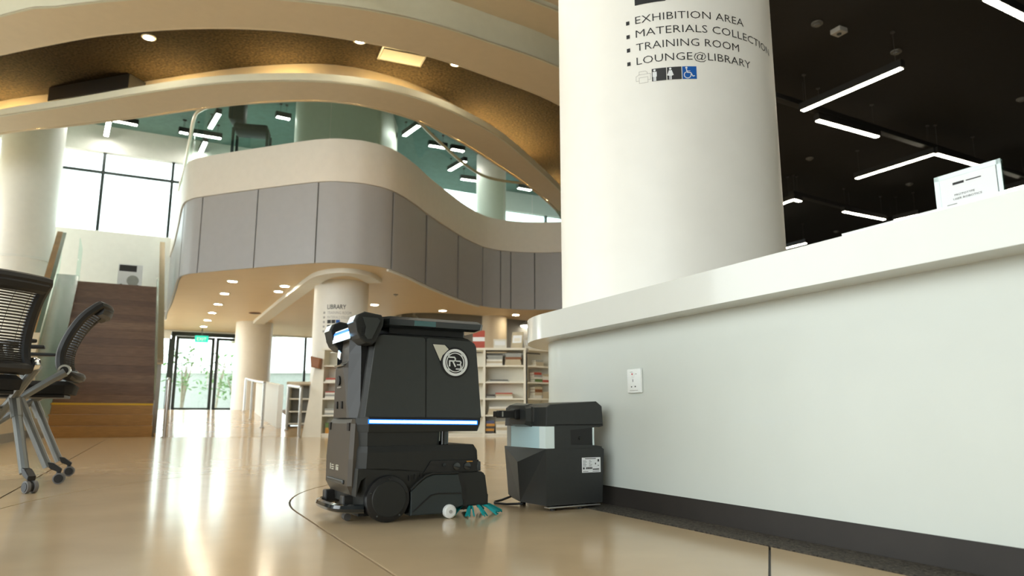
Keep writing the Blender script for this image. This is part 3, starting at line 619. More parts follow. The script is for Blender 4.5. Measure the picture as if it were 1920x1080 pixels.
# ================================================================== DOCKING STATION
dk = empty('docking_station', (.125, 2.675, 0), math.radians(30), 'charcoal docking station with pale water tank and white rating label', 'docking station')
DW = .31
bm = B()
TL, TR, AP, BL, BM_, BR = (0, DW, .222), (0, 0, .222), (-.030, .158, .168), (.012, DW-.01, .035), (-.012, .168, .020), (0, .0, .020)
vs_ = [bm.verts.new(p) for p in (TL, TR, AP, BL, BM_, BR, (.252, DW, .222), (.252, 0, .222), (.250, DW-.01, .02), (.250, 0, .02), (.03, DW-.01, .02), (.262, 0, .215), (.262, DW, .215))]
tl, tr, ap, bl, bmm, br2, b1, b2, b3, b4, b5, c1_, c2_ = vs_
for f in ((tl, ap, tr), (tl, bl, bmm, ap), (tr, ap, bmm, br2), (bl, b5, bmm), (b5, b3, b4, br2, bmm), (tr, br2, b4, c1_, b2), (b2, c1_, c2_, b1), (c1_, b4, b3, c2_), (tl, b1, c2_, b3, b5, bl), (tl, tr, b2, b1)): bm.faces.new(f)
db = mesh_obj('base_housing', bm, 'dock', dk)
mesh_obj('water_tank', box(B(), .001, .20, .045, DW-.022, .222, .302), 'tank', dk)
mesh_obj('tank_side', box(B(), -.002, .046, .001, .044, .2225, .302), 'tank_white', dk)
mesh_obj('tank_corner', box(B(), .0, .02, DW-.05, DW-.020, .2225, .302), 'bk_grey', dk)
bm = B(); prism(bm, [(.037, .22), (.252, .22), (.252, .226), (.217, .231), (.11, .234), (.108, .288), (.214, .297), (.252, .302), (.252, .31), (.037, .31)], 0, .03); mesh_obj('side_pillar', bm, 'dock', dk)
mesh_obj('side_pillar', box(B(), .037, .2, DW-.019, DW, .22, .31), 'dock', dk)
rc_ = mesh_obj('side_recess', box(B(), .10, .213, .004, DW-.02, .223, .301), 'robot_dark', dk)
mesh_obj('recess_knob', cyl(B(), (.155, .002, .258), .007, .006, 'y', 16), 'robot', rc_, True)
mesh_obj('rear_post', box(B(), .212, .218, .001, .02, .226, .299), 'tank_white', dk)
def dplan(x0, x1, y0, y1, z, c_): return [Vector(p) for p in ((x0+c_, y0, z), (x1, y0, z), (x1, y1, z), (x0+c_, y1, z), (x0, y1-c_, z), (x0, y0+c_, z))]
bm = B(); prism(bm, [(.0, .302), (.245, .298), (.263, .302), (.258, .378), (.232, .396), (.02, .383), (.004, .372)], .0, DW, 'y', bev=.005)
hd = mesh_obj('head_housing', bm, 'dock', dk)
bm = B(); loft(bm, [[Vector((x, y, z)) for y, z in ((.085, .318), (.10, .299), (.225, .299), (.245, .318), (.245, .380), (.225, .390), (.105, .386), (.085, .372))] for x in (.004,)]+[[Vector((-.028, y, z)) for y, z in ((.098, .322), (.108, .308), (.215, .308), (.232, .322), (.232, .374), (.218, .382), (.11, .380), (.098, .368))]]); po = mesh_obj('charging_port', bm, 'dock_facet', dk)
tube(b_ := B(), [(-.006, .090, .312), (-.006, .090, .374)], .003, 6); mesh_obj('port_rib', b_, 'robot_gloss', po, True)
ar = mesh_obj('charging_arm', box(B(), -.115, -.02, .145, .175, .333, .361, bev=.004), 'robot_dark', dk)
mesh_obj('arm_tip', box(B(), -.128, -.112, .147, .173, .337, .358, bev=.002), 'plastic_black', ar); mesh_obj('arm_contact', box(B(), -.105, -.099, .1435, .145, .338, .357), 'bk_grey', ar)
mesh_obj('arm_collar', box(B(), -.052, -.024, .139, .181, .327, .367, bev=.005), 'robot_dark', ar)
mesh_obj('rear_bracket', box(B(), .255, .276, .05, .10, .318, .352, bev=.006), 'plastic_black', dk)
lb = mesh_obj('rating_label', box(B(), .158, .244, -.0012, .0005, .131, .186), 'white_ink', dk)
def lab(x0, x1, z0, z1): mesh_obj('label_print', box(B(), x0, x1, -.0018, -.0011, z0, z1), 'ink_thin', lb)
for k, (a0, a1) in enumerate(((.162, .176), (.162, .18), (.162, .174), (.162, .178), (.162, .176))): lab(a0, a1, .1740-.0048*k, .1753-.0048*k); lab(.190, .190+(.008, .012, .006, .014, .012)[k], .1740-.0048*k, .1753-.0048*k)
lab(.172, .222, .1805, .1830)
for k in range(5): lab(.176+k*.006, .1803+k*.006, .1435, .1505)
lab(.162, .169, .1435, .1505); lab(.207, .236, .1405, .1445); lab(.162, .186, .1345, .136); lab(.206, .236, .1345, .136)
lab(.230, .237, .170, .179); lab(.218, .222, .160, .166); lab(.230, .236, .155, .157)
mesh_obj('base_plate', box(B(), .008, .24, -.002, .03, .0105, .0155, bev=.001), 'silver', dk)
for (x_, y_) in ((.045, .03), (.17, .03), (.05, .25), (.2, .25)): mesh_obj('foot', cyl(B(), (x_, y_, .010), .011, .020, 'z', 14), 'plastic_black', dk, True)
bm = B(); cp_ = [(.03, .29, .03), (-.01, .315, .012), (-.035, .325, .006), (-.05, .30, .005), (-.03, .24, .005), (.02, .20, .008)]
P3 = [Vector(p) for p in cp_]; tube(bm, P3, .0045, 8); mesh_obj('power_cable', bm, 'plastic_black', dk, True)
# ================================================================== OFFICE CHAIRS (local x forward, y left, rear casters at x=0)
def mesh_chair(loc, rz, label):
    t = empty('office_chair', loc, rz, label, 'chair', 'mesh-back chairs by the stairs')
    HWc = .27
    prof = [(-.005, .55), (.03, .60), (.035, .68), (.005, .78), (-.045, .87), (-.11, .935)]      # backrest side profile
    pr_ = catmull(prof, 6)
    def bp(i, y): 
        p_ = pr_[i]; return Vector((p_.x-.05*(1-(y/.22)**2)*1.0, y, p_.y))
    n_ = len(pr_)-1
    loop = [bp(i, .215-.02*(i/n_)) for i in range(n_+1)]+[bp(n_, y) for y in (.16, .08, 0, -.08, -.16)]+[bp(i, -.215+.02*(i/n_)) for i in range(n_, -1, -1)]+[bp(0, y) for y in (-.15, -.05, .05, .15)]
    bm = B()
    # flattened frame: wide band made of two offset tubes
    tube(bm, loop, .024, 8, True); 
    bk = mesh_obj('backrest_frame', bm, 'plastic_black', t, True)
    bm = B(); topb = [bp(n_, y)+Vector((.012, 0, -.022)) for y in (-.18, -.09, 0, .09, .18)]; tube(bm, topb, .034, 8); mesh_obj('top_bar', bm, 'plastic_black', bk, True)
    mesh_obj('bottom_bar', tube(B(), [bp(1, y)+Vector((.004, 0, -.005)) for y in (-.2, -.1, 0, .1, .2)], .028, 8), 'plastic_black', bk, True)
    bm = B(); N = 34
    for k in range(N):
        f = 2.2+(n_-3.2)*k/(N-1); i = int(f); u = f-i; ys = (-.205, -.12, 0, .12, .205)
        pts = [bp(i, y).lerp(bp(min(i+1, n_), y), u) for y in ys]; tube(bm, pts, .0040, 4)
    for y in (-.15, -.075, 0, .075, .15): tube(bm, [bp(i, y) for i in range(2, n_)], .0012, 4)
    mesh_obj('mesh_back', bm, 'mesh_fabric', bk)
    bm = B(); sx = [(.02, 0), (.44, 0)]
    loft(bm, [[Vector((x, y, z)) for x, y in ((.0, -.19), (.40, -.22), (.46, -.19), (.46, .19), (.40, .22), (.0, .19), (-.03, .14), (-.03, -.14))] for z in (.455,)]+[[Vector((x, y, .50)) for x, y in ((.0, -.20), (.41, -.23), (.475, -.2), (.475, .2), (.41, .23), (.0, .20), (-.04, .15), (-.04, -.15))]]+[[Vector((x, y, .522)) for x, y in ((.02, -.18), (.40, -.2), (.44, -.17), (.44, .17), (.40, .2), (.02, .18), (-.01, .13), (-.01, -.13))]])
    mesh_obj('seat', bm, 'seat_fabric', t, True)
    mesh_obj('seat_pan', box(B(), .0, .42, -.17, .17, .435, .455, bev=.005), 'plastic_black', t)
    for s__ in (-1, 1):
        y = HWc*s__
        lg = mesh_obj('rear_leg', tube(B(), [(.03, y, .085), (.155, y, .36)], .021, 10), 'tube_grey', t, True)
        mesh_obj('leg_sleeve', tube(B(), [(.145, y, .335), (.185, y, .425)], .025, 10), 'tube_grey', lg, True)
        mesh_obj('arm_post', tube(B(), [(.175, y, .40), (.30, y, .68)], .018, 10), 'tube_grey', lg, True)
        mesh_obj('front_leg', tube(B(), [(.0, y*.93, .565), (.05, y*.96, .53), (.34, y, .31), (.63, y, .085)], [.024, .020, .019, .019], 10), 'tube_grey', t, True)
        mesh_obj('pivot_ring', lathe(B(), [(.016, -.012), (.03, -.012), (.032, 0), (.03, .012), (.016, .012)], 20, (.005, y*.9, .575), 'y', ring=True), 'chrome', t, True)
        mesh_obj('pivot_cap', cyl(B(), (.005, y*.9, .575), .02, .034, 'y', 18), 'plastic_black', t, True)
        mesh_obj('armrest', box(B(), .10, .40, y-.028, y+.028, .682, .70, bev=.006), 'plastic_black', t)
        for x_, xd in ((.0, .03), (.66, .63)):
            k_ = B(); prism(k_, [(xd-.026+0, .105), (xd+.02, .115), (x_+.0+(.015 if x_ < .1 else .02), .075), (x_-.03, .055), (x_-.035, .075)], y-.018, y+.018, 'y', bev=.004)
            cs = mesh_obj('caster', k_, 'plastic_black', t)
            tube(k2 := B(), [(x_-.018, y, .065), (x_-.018, y, .035)], .007, 8); mesh_obj('caster_stem', k2, 'plastic_black', cs, True)
            for o_ in (-.016, .016):
                w2 = mesh_obj('caster_wheel', lathe(B(), [(.020, o_-.009), (.0275, o_-.007), (.0275, o_+.007), (.020, o_+.009)], 22, (x_-.025, y, .0278), 'y'), 'tyre_grey', cs, True)
                
            mesh_obj('wheel_hub', cyl(B(), (x_-.025, y, .0278), .021, .054, 'y', 18), 'plastic_black', cs, True)
    mesh_obj('cross_bar', tube(B(), [(.25, -HWc, .375), (.25, HWc, .375)], .012, 8), 'tube_grey', t, True)
    return t
mesh_chair((-2.45, 3.985, 0), math.atan2(-.448, -.894), 'black mesh office chair seen from its side, in front of the stairs')
mesh_chair((-2.307, 3.082, 0), math.radians(151.9), 'nearest black mesh office chair seen from behind at the left edge')
# ================================================================== STAIRCASE
ST = Vector((-7.28, 11.4, 0)); qs = Vector((-.48, .877, 0)); rs = Vector((.877, .48, 0)); SW = 1.485
stc = empty('staircase', ST, math.atan2(rs.y, rs.x), 'straight wooden staircase with steel and glass balustrades beside the ramp', 'staircase')
RI, TRD = .184, .238
mat('wood_b', (.21, .125, .08), .45, noise=.22, nscale=6, stretch=(1, 12, 12)); mat('wood_c', (.135, .075, .05), .45, noise=.22, nscale=6, stretch=(1, 12, 12))
for k in range(17):
    z1 = RI*(k+1); y0 = k*TRD
    if k < 3: bm = box(B(), -.02, SW+.0, y0, y0+TRD+.6, z1-RI, z1-.002, bev=.004)
    else: bm = box(B(), 0, SW, y0, y0+TRD+.05, z1-RI, z1-.002, bev=.004)
    st = mesh_obj('step', bm, 'oak' if k < 3 else random.choice(['wood', 'wood_b', 'wood_c']), stc)
    if k == 2: mesh_obj('nosing_strip', box(B(), 0, SW, y0-.006, y0+.05, z1-.03, z1+.002), 'yellow', st)
    elif k > 2: mesh_obj('nosing', box(B(), 0, SW, y0-.012, y0+.05, z1-.035, z1), 'wood', st)
sl = RI/TRD; yE = 17*TRD
def slope_prism(x0, x1, ya, yb, za, zb, m, nm, par=stc): 
    bm = B(); prism(bm, [(ya, ya*sl+za), (yb, yb*sl+za), (yb, yb*sl+zb), (ya, ya*sl+zb)], x0, x1, 'x'); return mesh_obj(nm, bm, m, par)
mat('rail_wood', (.36, .21, .085), .4, noise=.15, nscale=5)
for x_, sg in ((-.36, -1), (SW+.05, 1)):
    if sg < 0: slope_prism(-.40, 0, .2, yE, -.25, .16, 'steel', 'stringer')
    else: slope_prism(SW, SW+.05, .45, yE, -.25, .26, 'steel', 'stringer')
    g_ = slope_prism(x_-.006, x_+.006, .5, yE, .26, .98, 'glass', 'glass_panel')
    hr = slope_prism(x_-.045, x_+.045, .1 if sg < 0 else .35, yE+.05, .98, 1.03, 'steel', 'handrail')
    slope_prism(x_-(.12 if sg < 0 else .05), x_+(-.02 if sg < 0 else .05), .1 if sg < 0 else .35, yE+.05, .95, 1.045, 'rail_wood' if sg < 0 else 'brass_steel', 'rail_cap', hr)
    bm = B(); prism(bm, [(.42, 0), (.62, 0), (.62, .62*sl+.98), (.42, .42*sl+.98)], x_-.03, x_+.03, 'x'); mesh_obj('end_post', bm, 'mid_wall' if sg > 0 else 'white_paint', stc)
bm = B(); prism(bm, [(yE, 3.13), (yE+1.2, 3.13), (yE+1.2, 4.1), (yE, 4.1)], -.06, -.045, 'x'); mesh_obj('landing_glass', bm, 'glass', stc)
mesh_obj('landing', box(B(), -.3, 1.6, yE-.02, yE+2.2, 2.96, 3.128), 'mid_wall', stc)
mesh_obj('side_wall', prism(B(), [(.1, 0), (yE, 0), (yE, yE*sl-.24), (.1, .05)], -.40, -.36, 'x'), 'white_paint', stc)
# low wall running from the stair foot towards the viewer
lw = ST-rs*.28
bm = B(); Mw = frame_mat((lw.x, lw.y, 0), -qs, -rs); prism(bm, [(-.6, 0), (7.2, 0), (7.2, .95), (1.0, 1.05), (-.2, 1.35), (-.6, 1.7)], 0, .16, 'y', M=Mw); lwo = struct(mesh_obj('wall_stair', bm, 'cream'), 'low cream wall beside the stair foot')
mesh_obj('skirting', box(B(), -.5, 7.2, -.012, 0, 0, .12, M=Mw), 'mid_wall', lwo)
# display board on the landing
pb = aty(243, 526, 15.55); db_ = empty('display_board', (pb.x, pb.y, 3.13), math.atan2(rs.y, rs.x), 'small framed poster board standing on the stair landing', 'board')
pbm = mesh_obj('panel', box(B(), -.24, .24, -.012, .012, .05, .52), 'white_ink', db_)
mesh_obj('print', box(B(), -.22, .12, -.016, -.012, .36, .5), 'ink_thin', pbm); mesh_obj('print', cyl(B(), (.06, -.013, .16), .12, .006, 'y', 20), 'bk_grey', pbm)
for x_ in (-.16, .16): mesh_obj('foot', box(B(), x_-.02, x_+.02, -.1, .1, 0, .06), 'frame_dark', db_)
# ================================================================== RAMP HANDRAILS
def ramp_rail(pts, h, label, posts=None):
    o = empty('handrail', (pts[0][0], pts[0][1], 0), 0, label, 'handrail')
    V = [Vector((p[0]-pts[0][0], p[1]-pts[0][1], ramp_z(p[1])+h)) for p in pts]
    mesh_obj('top_rail', tube(B(), V, .03, 10), 'steel', o, True)
    for v in V: mesh_obj('post', tube(B(), [Vector((v.x, v.y, v.z-h)), v], .025, 10), 'steel', o, True); mesh_obj('foot_plate', cyl(B(), (v.x, v.y, v.z-h+.006), .05, .012, n=16), 'steel', o, True)
ramp_rail([(-3.42, 11.72), (-4.10, 13.25)], .80, 'short steel handrail right of the ramp beside the white column')
ramp_rail([(-4.72, 13.75), (-5.72, 15.9), (-6.95, 18.8)], .84, 'steel handrail along the low white wall beside the ramp')
ramp_rail([(-5.62, 11.8), (-6.3, 13.2)], .92, 'steel handrail left of the ramp at the stair foot')
bm = B(); loft(bm, [[Vector((x+dx, y, z)) for dx, z in ((0, 0), (.1, 0), (.1, ramp_z(y)+.80), (0, ramp_z(y)+.80))] for x, y in ((-4.45, 13.75), (-5.55, 16.2), (-6.6, 18.6))]); struct(mesh_obj('wall_ramp', bm, 'white_paint'), 'low white wall beside the ramp')
# low book trolley at the end of the ramp wall
tc_ = empty('book_trolley', (-4.30, 13.85, ramp_z(13.85)), math.atan2(r.y, r.x)*.3, 'white low shelf trolley with a cream top at the ramp end', 'trolley')
for x_ in (-.02, .68): mesh_obj('side_panel', box(B(), x_, x_+.03, 0, .45, .0, .84), 'shelf', tc_)
for z_ in (.05, .28, .52): mesh_obj('shelf', box(B(), .01, .68, .02, .43, z_, z_+.025), 'shelf', tc_)
mesh_obj('top', box(B(), -.03, .72, -.02, .47, .80, .86, bev=.02), 'cream', tc_); mesh_obj('back_panel', box(B(), .01, .68, .43, .45, .03, .82), 'mid_wall', tc_)
# ================================================================== BOOKCASES AND BOOKS
def bookcase(loc, rz, bays, bw, label, depth=.36, mitre=0):
    t = empty('bookcase', loc, rz, label, 'bookcase', 'white bookcases')
    zs = [.06, .36, .63, .90, 1.17]; Hh = 1.42
    for k in range(1 if mitre else 0, bays+1): mesh_obj('upright', box(B(), k*bw-.018, k*bw+.018, 0, depth, 0, Hh), 'shelf', t)
    for k in range(bays):
        if mitre and k == 0:
            for z_ in zs: mesh_obj('shelf_board', prism(B(), [(.03+.012*mitre, .012), (bw-.018, .012), (bw-.018, depth-.01), (.03+(depth-.01)*mitre, depth-.01)], z_-.025, z_, 'z'), 'shelf', t)
            mesh_obj('back_panel', box(B(), .03+depth*mitre, bw-.018, depth-.02, depth, .03, Hh-.02), 'shelf', t); continue
        for z_ in zs: mesh_obj('shelf_board', box(B(), k*bw+.018, (k+1)*bw-.018, .012, depth-.01, z_-.025, z_), 'shelf', t)
        mesh_obj('back_panel', box(B(), k*bw+.018, (k+1)*bw-.018, depth-.02, depth, .03, Hh-.02), 'shelf', t)
    if mitre:
        mesh_obj('top_board', prism(B(), [(.035, -.02), (bays*bw+.03, -.02), (bays*bw+.03, depth), (.05+depth*mitre, depth)], Hh, Hh+.035, 'z'), 'shelf', t); mesh_obj('plinth', prism(B(), [(.05, .03), (bays*bw, .03), (bays*bw, depth), (.04+depth*mitre, depth)], 0, .035, 'z'), 'shelf', t)
    else: mesh_obj('top_board', box(B(), -.03, bays*bw+.02, -.02, depth+.01, Hh, Hh+.035), 'shelf', t); mesh_obj('plinth', box(B(), 0, bays*bw, .03, depth, 0, .035), 'shelf', t)
    return t, zs
BX, BY, BWd = -3.13, 11.88, .668
b1_, zs = bookcase((BX, BY, 0), 0, 5, BWd, 'long white bookcase with stacked volumes standing behind the robot')
bm = B(); prism(bm, [(-.30, 0), (0, 0), (0, 1.40), (-.10, 1.40)], .02, .06, 'y'); mesh_obj('slanted_end', bm, 'shelf', b1_)
bm = B(); prism(bm, [(-.16, 1.13), (-.02, 1.10), (-.0, 1.27), (-.18, 1.31)], -.16, .0, 'y', bev=.02); mesh_obj('leather_holder', bm, 'leather', b1_)
ang2 = math.radians(38)
b2_, _ = bookcase((BX+5*BWd+.03, BY+.02, 0), ang2, 2, .62, 'angled white bookcase section next to the counter end', .36, math.tan(ang2))
nb = [0]
def book(root_loc, rz, lx, ly, th, color, label, zlift, shift=0, stand=False, par='stacked books on the white shelves'):
    o = empty('book', (root_loc[0], root_loc[1], zlift), rz, label, 'book', par)
    bm = B(); prism(bm, [(0, 0), (ly, 0), (ly, .1*th), (.04*ly, .1*th), (.04*ly, .9*th), (ly, .9*th), (ly, th), (0, th)], -lx/2, lx/2, 'x')
    mesh_obj('cover', bm, color, o); mesh_obj('pages', box(B(), -lx/2+.006, lx/2-.006, .045*ly, ly-.008, .1*th, .9*th), 'paper', o)
    nb[0] += 1; return o
def stack(base, rz, xoff, z, spec, where, depth0=.03, ly=.26):
    c_, s__ = math.cos(rz), math.sin(rz); zz = z+.001
    for i, (lx, th, colr) in enumerate(spec):
        jit = random.uniform(-.008, .008); X = xoff+jit; Y = depth0+random.uniform(0, .015)
        pos = 'bottom' if i == 0 else ('top' if i == len(spec)-1 else ('second' if i == 1 else ('third' if i == 2 else ('fourth' if i == 3 else ('fifth' if i == 4 else 'sixth')))))
        cn = {'bk_tan': 'tan', 'bk_grey': 'grey', 'bk_dark': 'dark', 'bk_red': 'red', 'bk_orange': 'orange', 'bk_green': 'green', 'bk_white': 'white', 'bk_blue': 'navy', 'bk_brown': 'brown'}[colr]
        lab_ = '%s book, %s in the pile %s' % (cn, pos if pos in ('bottom', 'top') else pos+' from bottom', where)
        book((base[0]+c_*X-s__*Y, base[1]+s__*X+c_*Y), rz, lx, ly, th, colr, lab_, zz); zz += th+.0006
    return zz
bb = (BX, BY); x4 = 4*BWd
stack(bb, 0, x4+.17, zs[4], [(.27, .035, 'bk_white'), (.26, .03, 'bk_tan'), (.27, .03, 'bk_white'), (.25, .035, 'bk_grey'), (.27, .03, 'bk_grey'), (.26, .02, 'bk_dark')], 'left on the top shelf')
stack(bb, 0, x4+.48, zs[4], [(.27, .05, 'bk_tan'), (.25, .045, 'bk_tan'), (.27, .04, 'bk_brown'), (.26, .03, 'bk_grey'), (.27, .03, 'bk_grey')], 'right on the top shelf')
stack(bb, 0, x4+.24, zs[3], [(.36, .016, 'bk_grey'), (.30, .014, 'bk_dark')], 'alone on the second shelf')
stack(bb, 0, x4+.105, zs[2], [(.15, .03, 'bk_grey'), (.14, .03, 'bk_dark')], 'at the left end of the third shelf')
stack(bb, 0, x4+.33, zs[2], [(.28, .035, 'bk_white'), (.27, .03, 'bk_tan'), (.28, .022, 'bk_red')], 'in the middle of the third shelf')
stack(bb, 0, x4+.25, zs[1], [(.36, .05, 'bk_tan'), (.35, .045, 'bk_tan'), (.33, .035, 'bk_white')], 'behind the docking arm')
stack(bb, 0, x4+.10, zs[0], [(.14, .04, 'bk_dark'), (.14, .035, 'bk_orange'), (.15, .04, 'bk_dark'), (.14, .04, 'bk_orange'), (.14, .045, 'bk_blue')], 'of dark books on the lowest shelf')
stack(bb, 0, x4+.32, zs[0], [(.26, .05, 'bk_white'), (.25, .045, 'bk_tan'), (.26, .045, 'bk_white'), (.26, .05, 'bk_tan')], 'of pale volumes on the lowest shelf')
stack(bb, 0, .17, zs[2], [(.25, .03, 'bk_white'), (.25, .03, 'bk_grey'), (.25, .03, 'bk_white'), (.24, .02, 'bk_red')], 'on the third shelf left of the robot')
stack(bb, 0, .17, zs[1], [(.25, .03, 'bk_grey'), (.25, .04, 'bk_white'), (.24, .03, 'bk_grey')], 'on the fourth shelf left of the robot')
stack(bb, 0, .17, zs[3], [(.25, .03, 'bk_white'), (.25, .03, 'bk_red')], 'on the second shelf left of the robot')
stack(bb, 0, .18, zs[0], [(.22, .09, 'bk_orange'), (.2, .08, 'bk_green')], 'on the lowest shelf left of the robot')
b2l = (BX+5*BWd+.03, BY+.02)
stack(b2l, ang2, .32, zs[4], [(.165, .04, 'bk_tan'), (.165, .03, 'bk_tan'), (.165, .03, 'bk_grey')], 'on the top shelf of the angled bookcase', ly=.13)
stack(b2l, ang2, .29, zs[3], [(.165, .05, 'bk_green'), (.165, .03, 'bk_white'), (.165, .04, 'bk_grey'), (.165, .04, 'bk_red')], 'on the left of the second angled shelf', ly=.13)
stack(b2l, ang2, .47, zs[3], [(.165, .04, 'bk_red'), (.165, .06, 'bk_white'), (.165, .04, 'bk_tan')], 'on the right of the second angled shelf', ly=.13)
stack(b2l, ang2, .29, zs[2], [(.165, .05, 'bk_white'), (.165, .05, 'bk_tan'), (.165, .05, 'bk_brown'), (.165, .04, 'bk_tan')], 'on the left of the third angled shelf', ly=.13)
stack(b2l, ang2, .47, zs[2], [(.165, .06, 'bk_tan'), (.165, .05, 'bk_tan')], 'on the right of the third angled shelf', ly=.13)
# displays standing on the bookcases
def stand_book(x, y, z, rz, w_, h_, colr, label, back=True):
    o = empty('display_book', (x, y, z), rz, label, 'book', 'display books on the bookcases')
    M = rot(-18, 'X'); mesh_obj('cover', box(B(), -w_/2, w_/2, 0, .012, .012, h_, M=M), colr, o); mesh_obj('print', box(B(), -w_/2+.02, w_/2-.02, -.002, 0, h_*.35, h_*.8, M=M), 'white_ink' if colr != 'white_ink' else 'bk_grey', o)
    bm = B(); prism(bm, [(.0, .0), (.12, .0), (.12, .012), (.06, h_*.6), (.045, h_*.6), (.03, .012), (0, .012)], -.05, .05, 'x'); mesh_obj('easel', bm, 'shelf', o)
T_ = 1.4555
sr = empty('red_sign', (BX+x4-.10, BY+.1, T_), 0, 'red and white sign block standing on the bookcase by the tray', 'sign')
mesh_obj('panel', box(B(), -.1, .1, 0, .03, 0, .30), 'bk_red', sr); mesh_obj('stripe', box(B(), -.1, .1, -.003, 0, .12, .19), 'white_ink', sr)
stand_book(BX+x4+.26, BY+.12, T_, .15, .22, .17, 'bk_white', 'low white open book on the long bookcase near the counter')
stand_book(BX+x4+.53, BY+.17, T_, -.3, .20, .31, 'bk_tan', 'tall tan display book leaning on the bookcase corner')
u2 = Vector((math.cos(ang2), math.sin(ang2), 0)); v2 = Vector((-u2.y, u2.x, 0))
for k, (a_, lab_) in enumerate(((.20, 'white booklet at the left of the angled bookcase top'), (.45, 'white booklet in the middle of the angled bookcase top'), (.80, 'white booklet at the right of the angled bookcase top'))):
    p_ = Vector((b2l[0], b2l[1], 0))+u2*a_+v2*.12; stand_book(p_.x, p_.y, T_, ang2, .24, .2, 'bk_white' if k != 1 else 'white_ink', lab_)
# ================================================================== LAMPS
def linear_lamp(a, b, z, label, group, wires=True, m='lamp', ceil=6.25, wd=.045):
    a, b = Vector((a[0], a[1], 0)), Vector((b[0], b[1], 0)); d = (b-a); L = d.length; d.normalize(); n = Vector((-d.y, d.x, 0))
    o = empty('linear_lamp', (a.x, a.y, z), math.atan2(d.y, d.x), label, 'lamp', group)
    mesh_obj('housing', box(B(), -.03, L+.03, -wd-.012, wd+.012, .004, .13), 'lamp_body', o); mesh_obj('diffuser', box(B(), 0, L, -wd, wd, -.006, .004), m, o)
    if wires:
        for x_ in (.08, L-.08):
            mesh_obj('suspension_wire', tube(B(), [(x_, 0, .13), (x_, 0, ceil-z)], .004, 5), 'wire', o); mesh_obj('ceiling_cup', cyl(B(), (x_, 0, ceil-z-.012), .035, .02, n=14), 'wire', o)
LR = [(((1690, 128), (1505, 208)), 'long lamp bar nearest the white column, slanting up to the right'), (((1533, 226), (1645, 257)), 'lamp bar in the middle of the long black track'), (((1606, 335), (1752, 289)), 'lamp bar slanting up to meet the track above the notice'), (((1755, 289), (1834, 311)), 'lamp bar on the track just above the acrylic notice'), (((1582, 397), (1658, 412)), 'lamp bar on the far track low above the counter'), (((1678, 413), (1722, 403)), 'short lamp bar half hidden behind the counter edge'), (((1462, 384), (1484, 376)), 'short far lamp bar next to the column edge'), (((1487, 374), (1500, 378)), 'tiny lamp end beside the column at the far track'), (((1440, 474), (1511, 456)), 'far lamp bar touching the counter top beside the column'), (((1850, -2), (1960, 53)), 'lamp bar in the top right corner'), (((1872, 362), (1965, 336)), 'lamp bar at the right edge beside the notice')]
for (pa, pb_), lab_ in LR:
    a, b = at(*pa, 5.6), at(*pb_, 5.6); linear_lamp(a, b, 5.6, lab_, 'lamp bars under the black ceiling')
for k, (x_, y_) in enumerate([(-5.6, 5.0), (-4.4, 2.6), (-3.2, 7.2), (-2.2, 4.6), (-1.2, 7.0), (-1.6, 2.0), (-.4, 4.6), (4.0, 6.2), (6.0, 3.8), (3.0, 3.6), (2.6, 1.2)]):  # unseen lamp bars, added to brighten floor, column and rings from above
    nm_ = ['left of the chairs', 'over the near left floor', 'over the floor before the stairs', 'between chairs and robot', 'behind the robot', 'over the near floor', 'over the robot', 'beside the lettered column', 'over the reception desk back', 'right of the lettered column', 'over the near reception counter'][k]
    d_ = (q if k % 2 else r)*1.75; a = Vector((x_, y_, 0)); linear_lamp(a, a+d_, 5.6, 'added unseen lamp bar '+nm_, 'added lamp bars over the foreground')
for pa, pb_, lab_ in (((1440, 194), (1960, 357), 'long black lighting track crossing the black ceiling'), ((1484, 374), (1690, 428), 'far black lighting track low above the counter'), ((1780, -20), (1965, 66), 'black lighting track in the top right corner')):
    a, b = at(*pa, 5.62), at(*pb_, 5.62); d = b-a; o = empty('lighting_track', (a.x, a.y, 5.74), math.atan2(d.y, d.x), lab_, 'track', 'black lighting tracks')
    mesh_obj('rail', box(B(), 0, d.length, -.07, .07, 0, .10, bev=.006), 'lamp_body', o)
    for f in (.1, .5, .9): mesh_obj('suspension_wire', tube(B(), [(d.length*f, 0, .1), (d.length*f, 0, .51)], .004, 5), 'wire', o)
for k, (px, py, lab_) in enumerate(((1532, 44, 'round detector on the black ceiling nearest the column top'), (1680, 97, 'round detector above the long lamp bar'), (1518, 297, 'small detector between the two lamp rows'), (1705, 345, 'small detector under the slanting lamp'), (1915, 186, 'detector at the right edge of the black ceiling'), (1568, 434, 'far detector close to the counter edge'))):
    p_ = at(px, py, 6.24); o = empty('ceiling_detector', (p_.x, p_.y, 6.25), 0, lab_, 'detector', 'detectors on the black ceiling')
    mesh_obj('base', cyl(B(), (0, 0, -.012), .085, .024, n=20), 'detector', o, True); mesh_obj('head', cyl(B(), (0, 0, -.035), .05, .03, n=20), 'detector', o, True)
p_ = at(1573, 60, 6.2); o = empty('ceiling_sensor_box', (p_.x, p_.y, 6.25), QANG, 'pale square box on the black ceiling beside the round detector', 'sensor'); mesh_obj('case', box(B(), -.09, .09, -.09, .09, -.08, 0, bev=.01), 'device', o); mesh_obj('lens', cyl(B(), (0, 0, -.085), .035, .014, n=16), 'frame_dark', o)
UP = [((199, 255), (204, 229)), ((210, 226), (257, 235)), ((337, 248), (352, 251)), ((364, 252), (414, 260)), ((394, 241), (410, 214)), ((375, 289), (385, 267)), ((519, 219), (543, 224)), ((712, 255), (742, 259)), ((758, 255), (785, 236)), ((805, 273), (836, 278)), ((847, 280), (869, 284)), ((843, 320), (872, 303)), ((865, 336), (895, 340)), ((972, 353), (995, 357))]
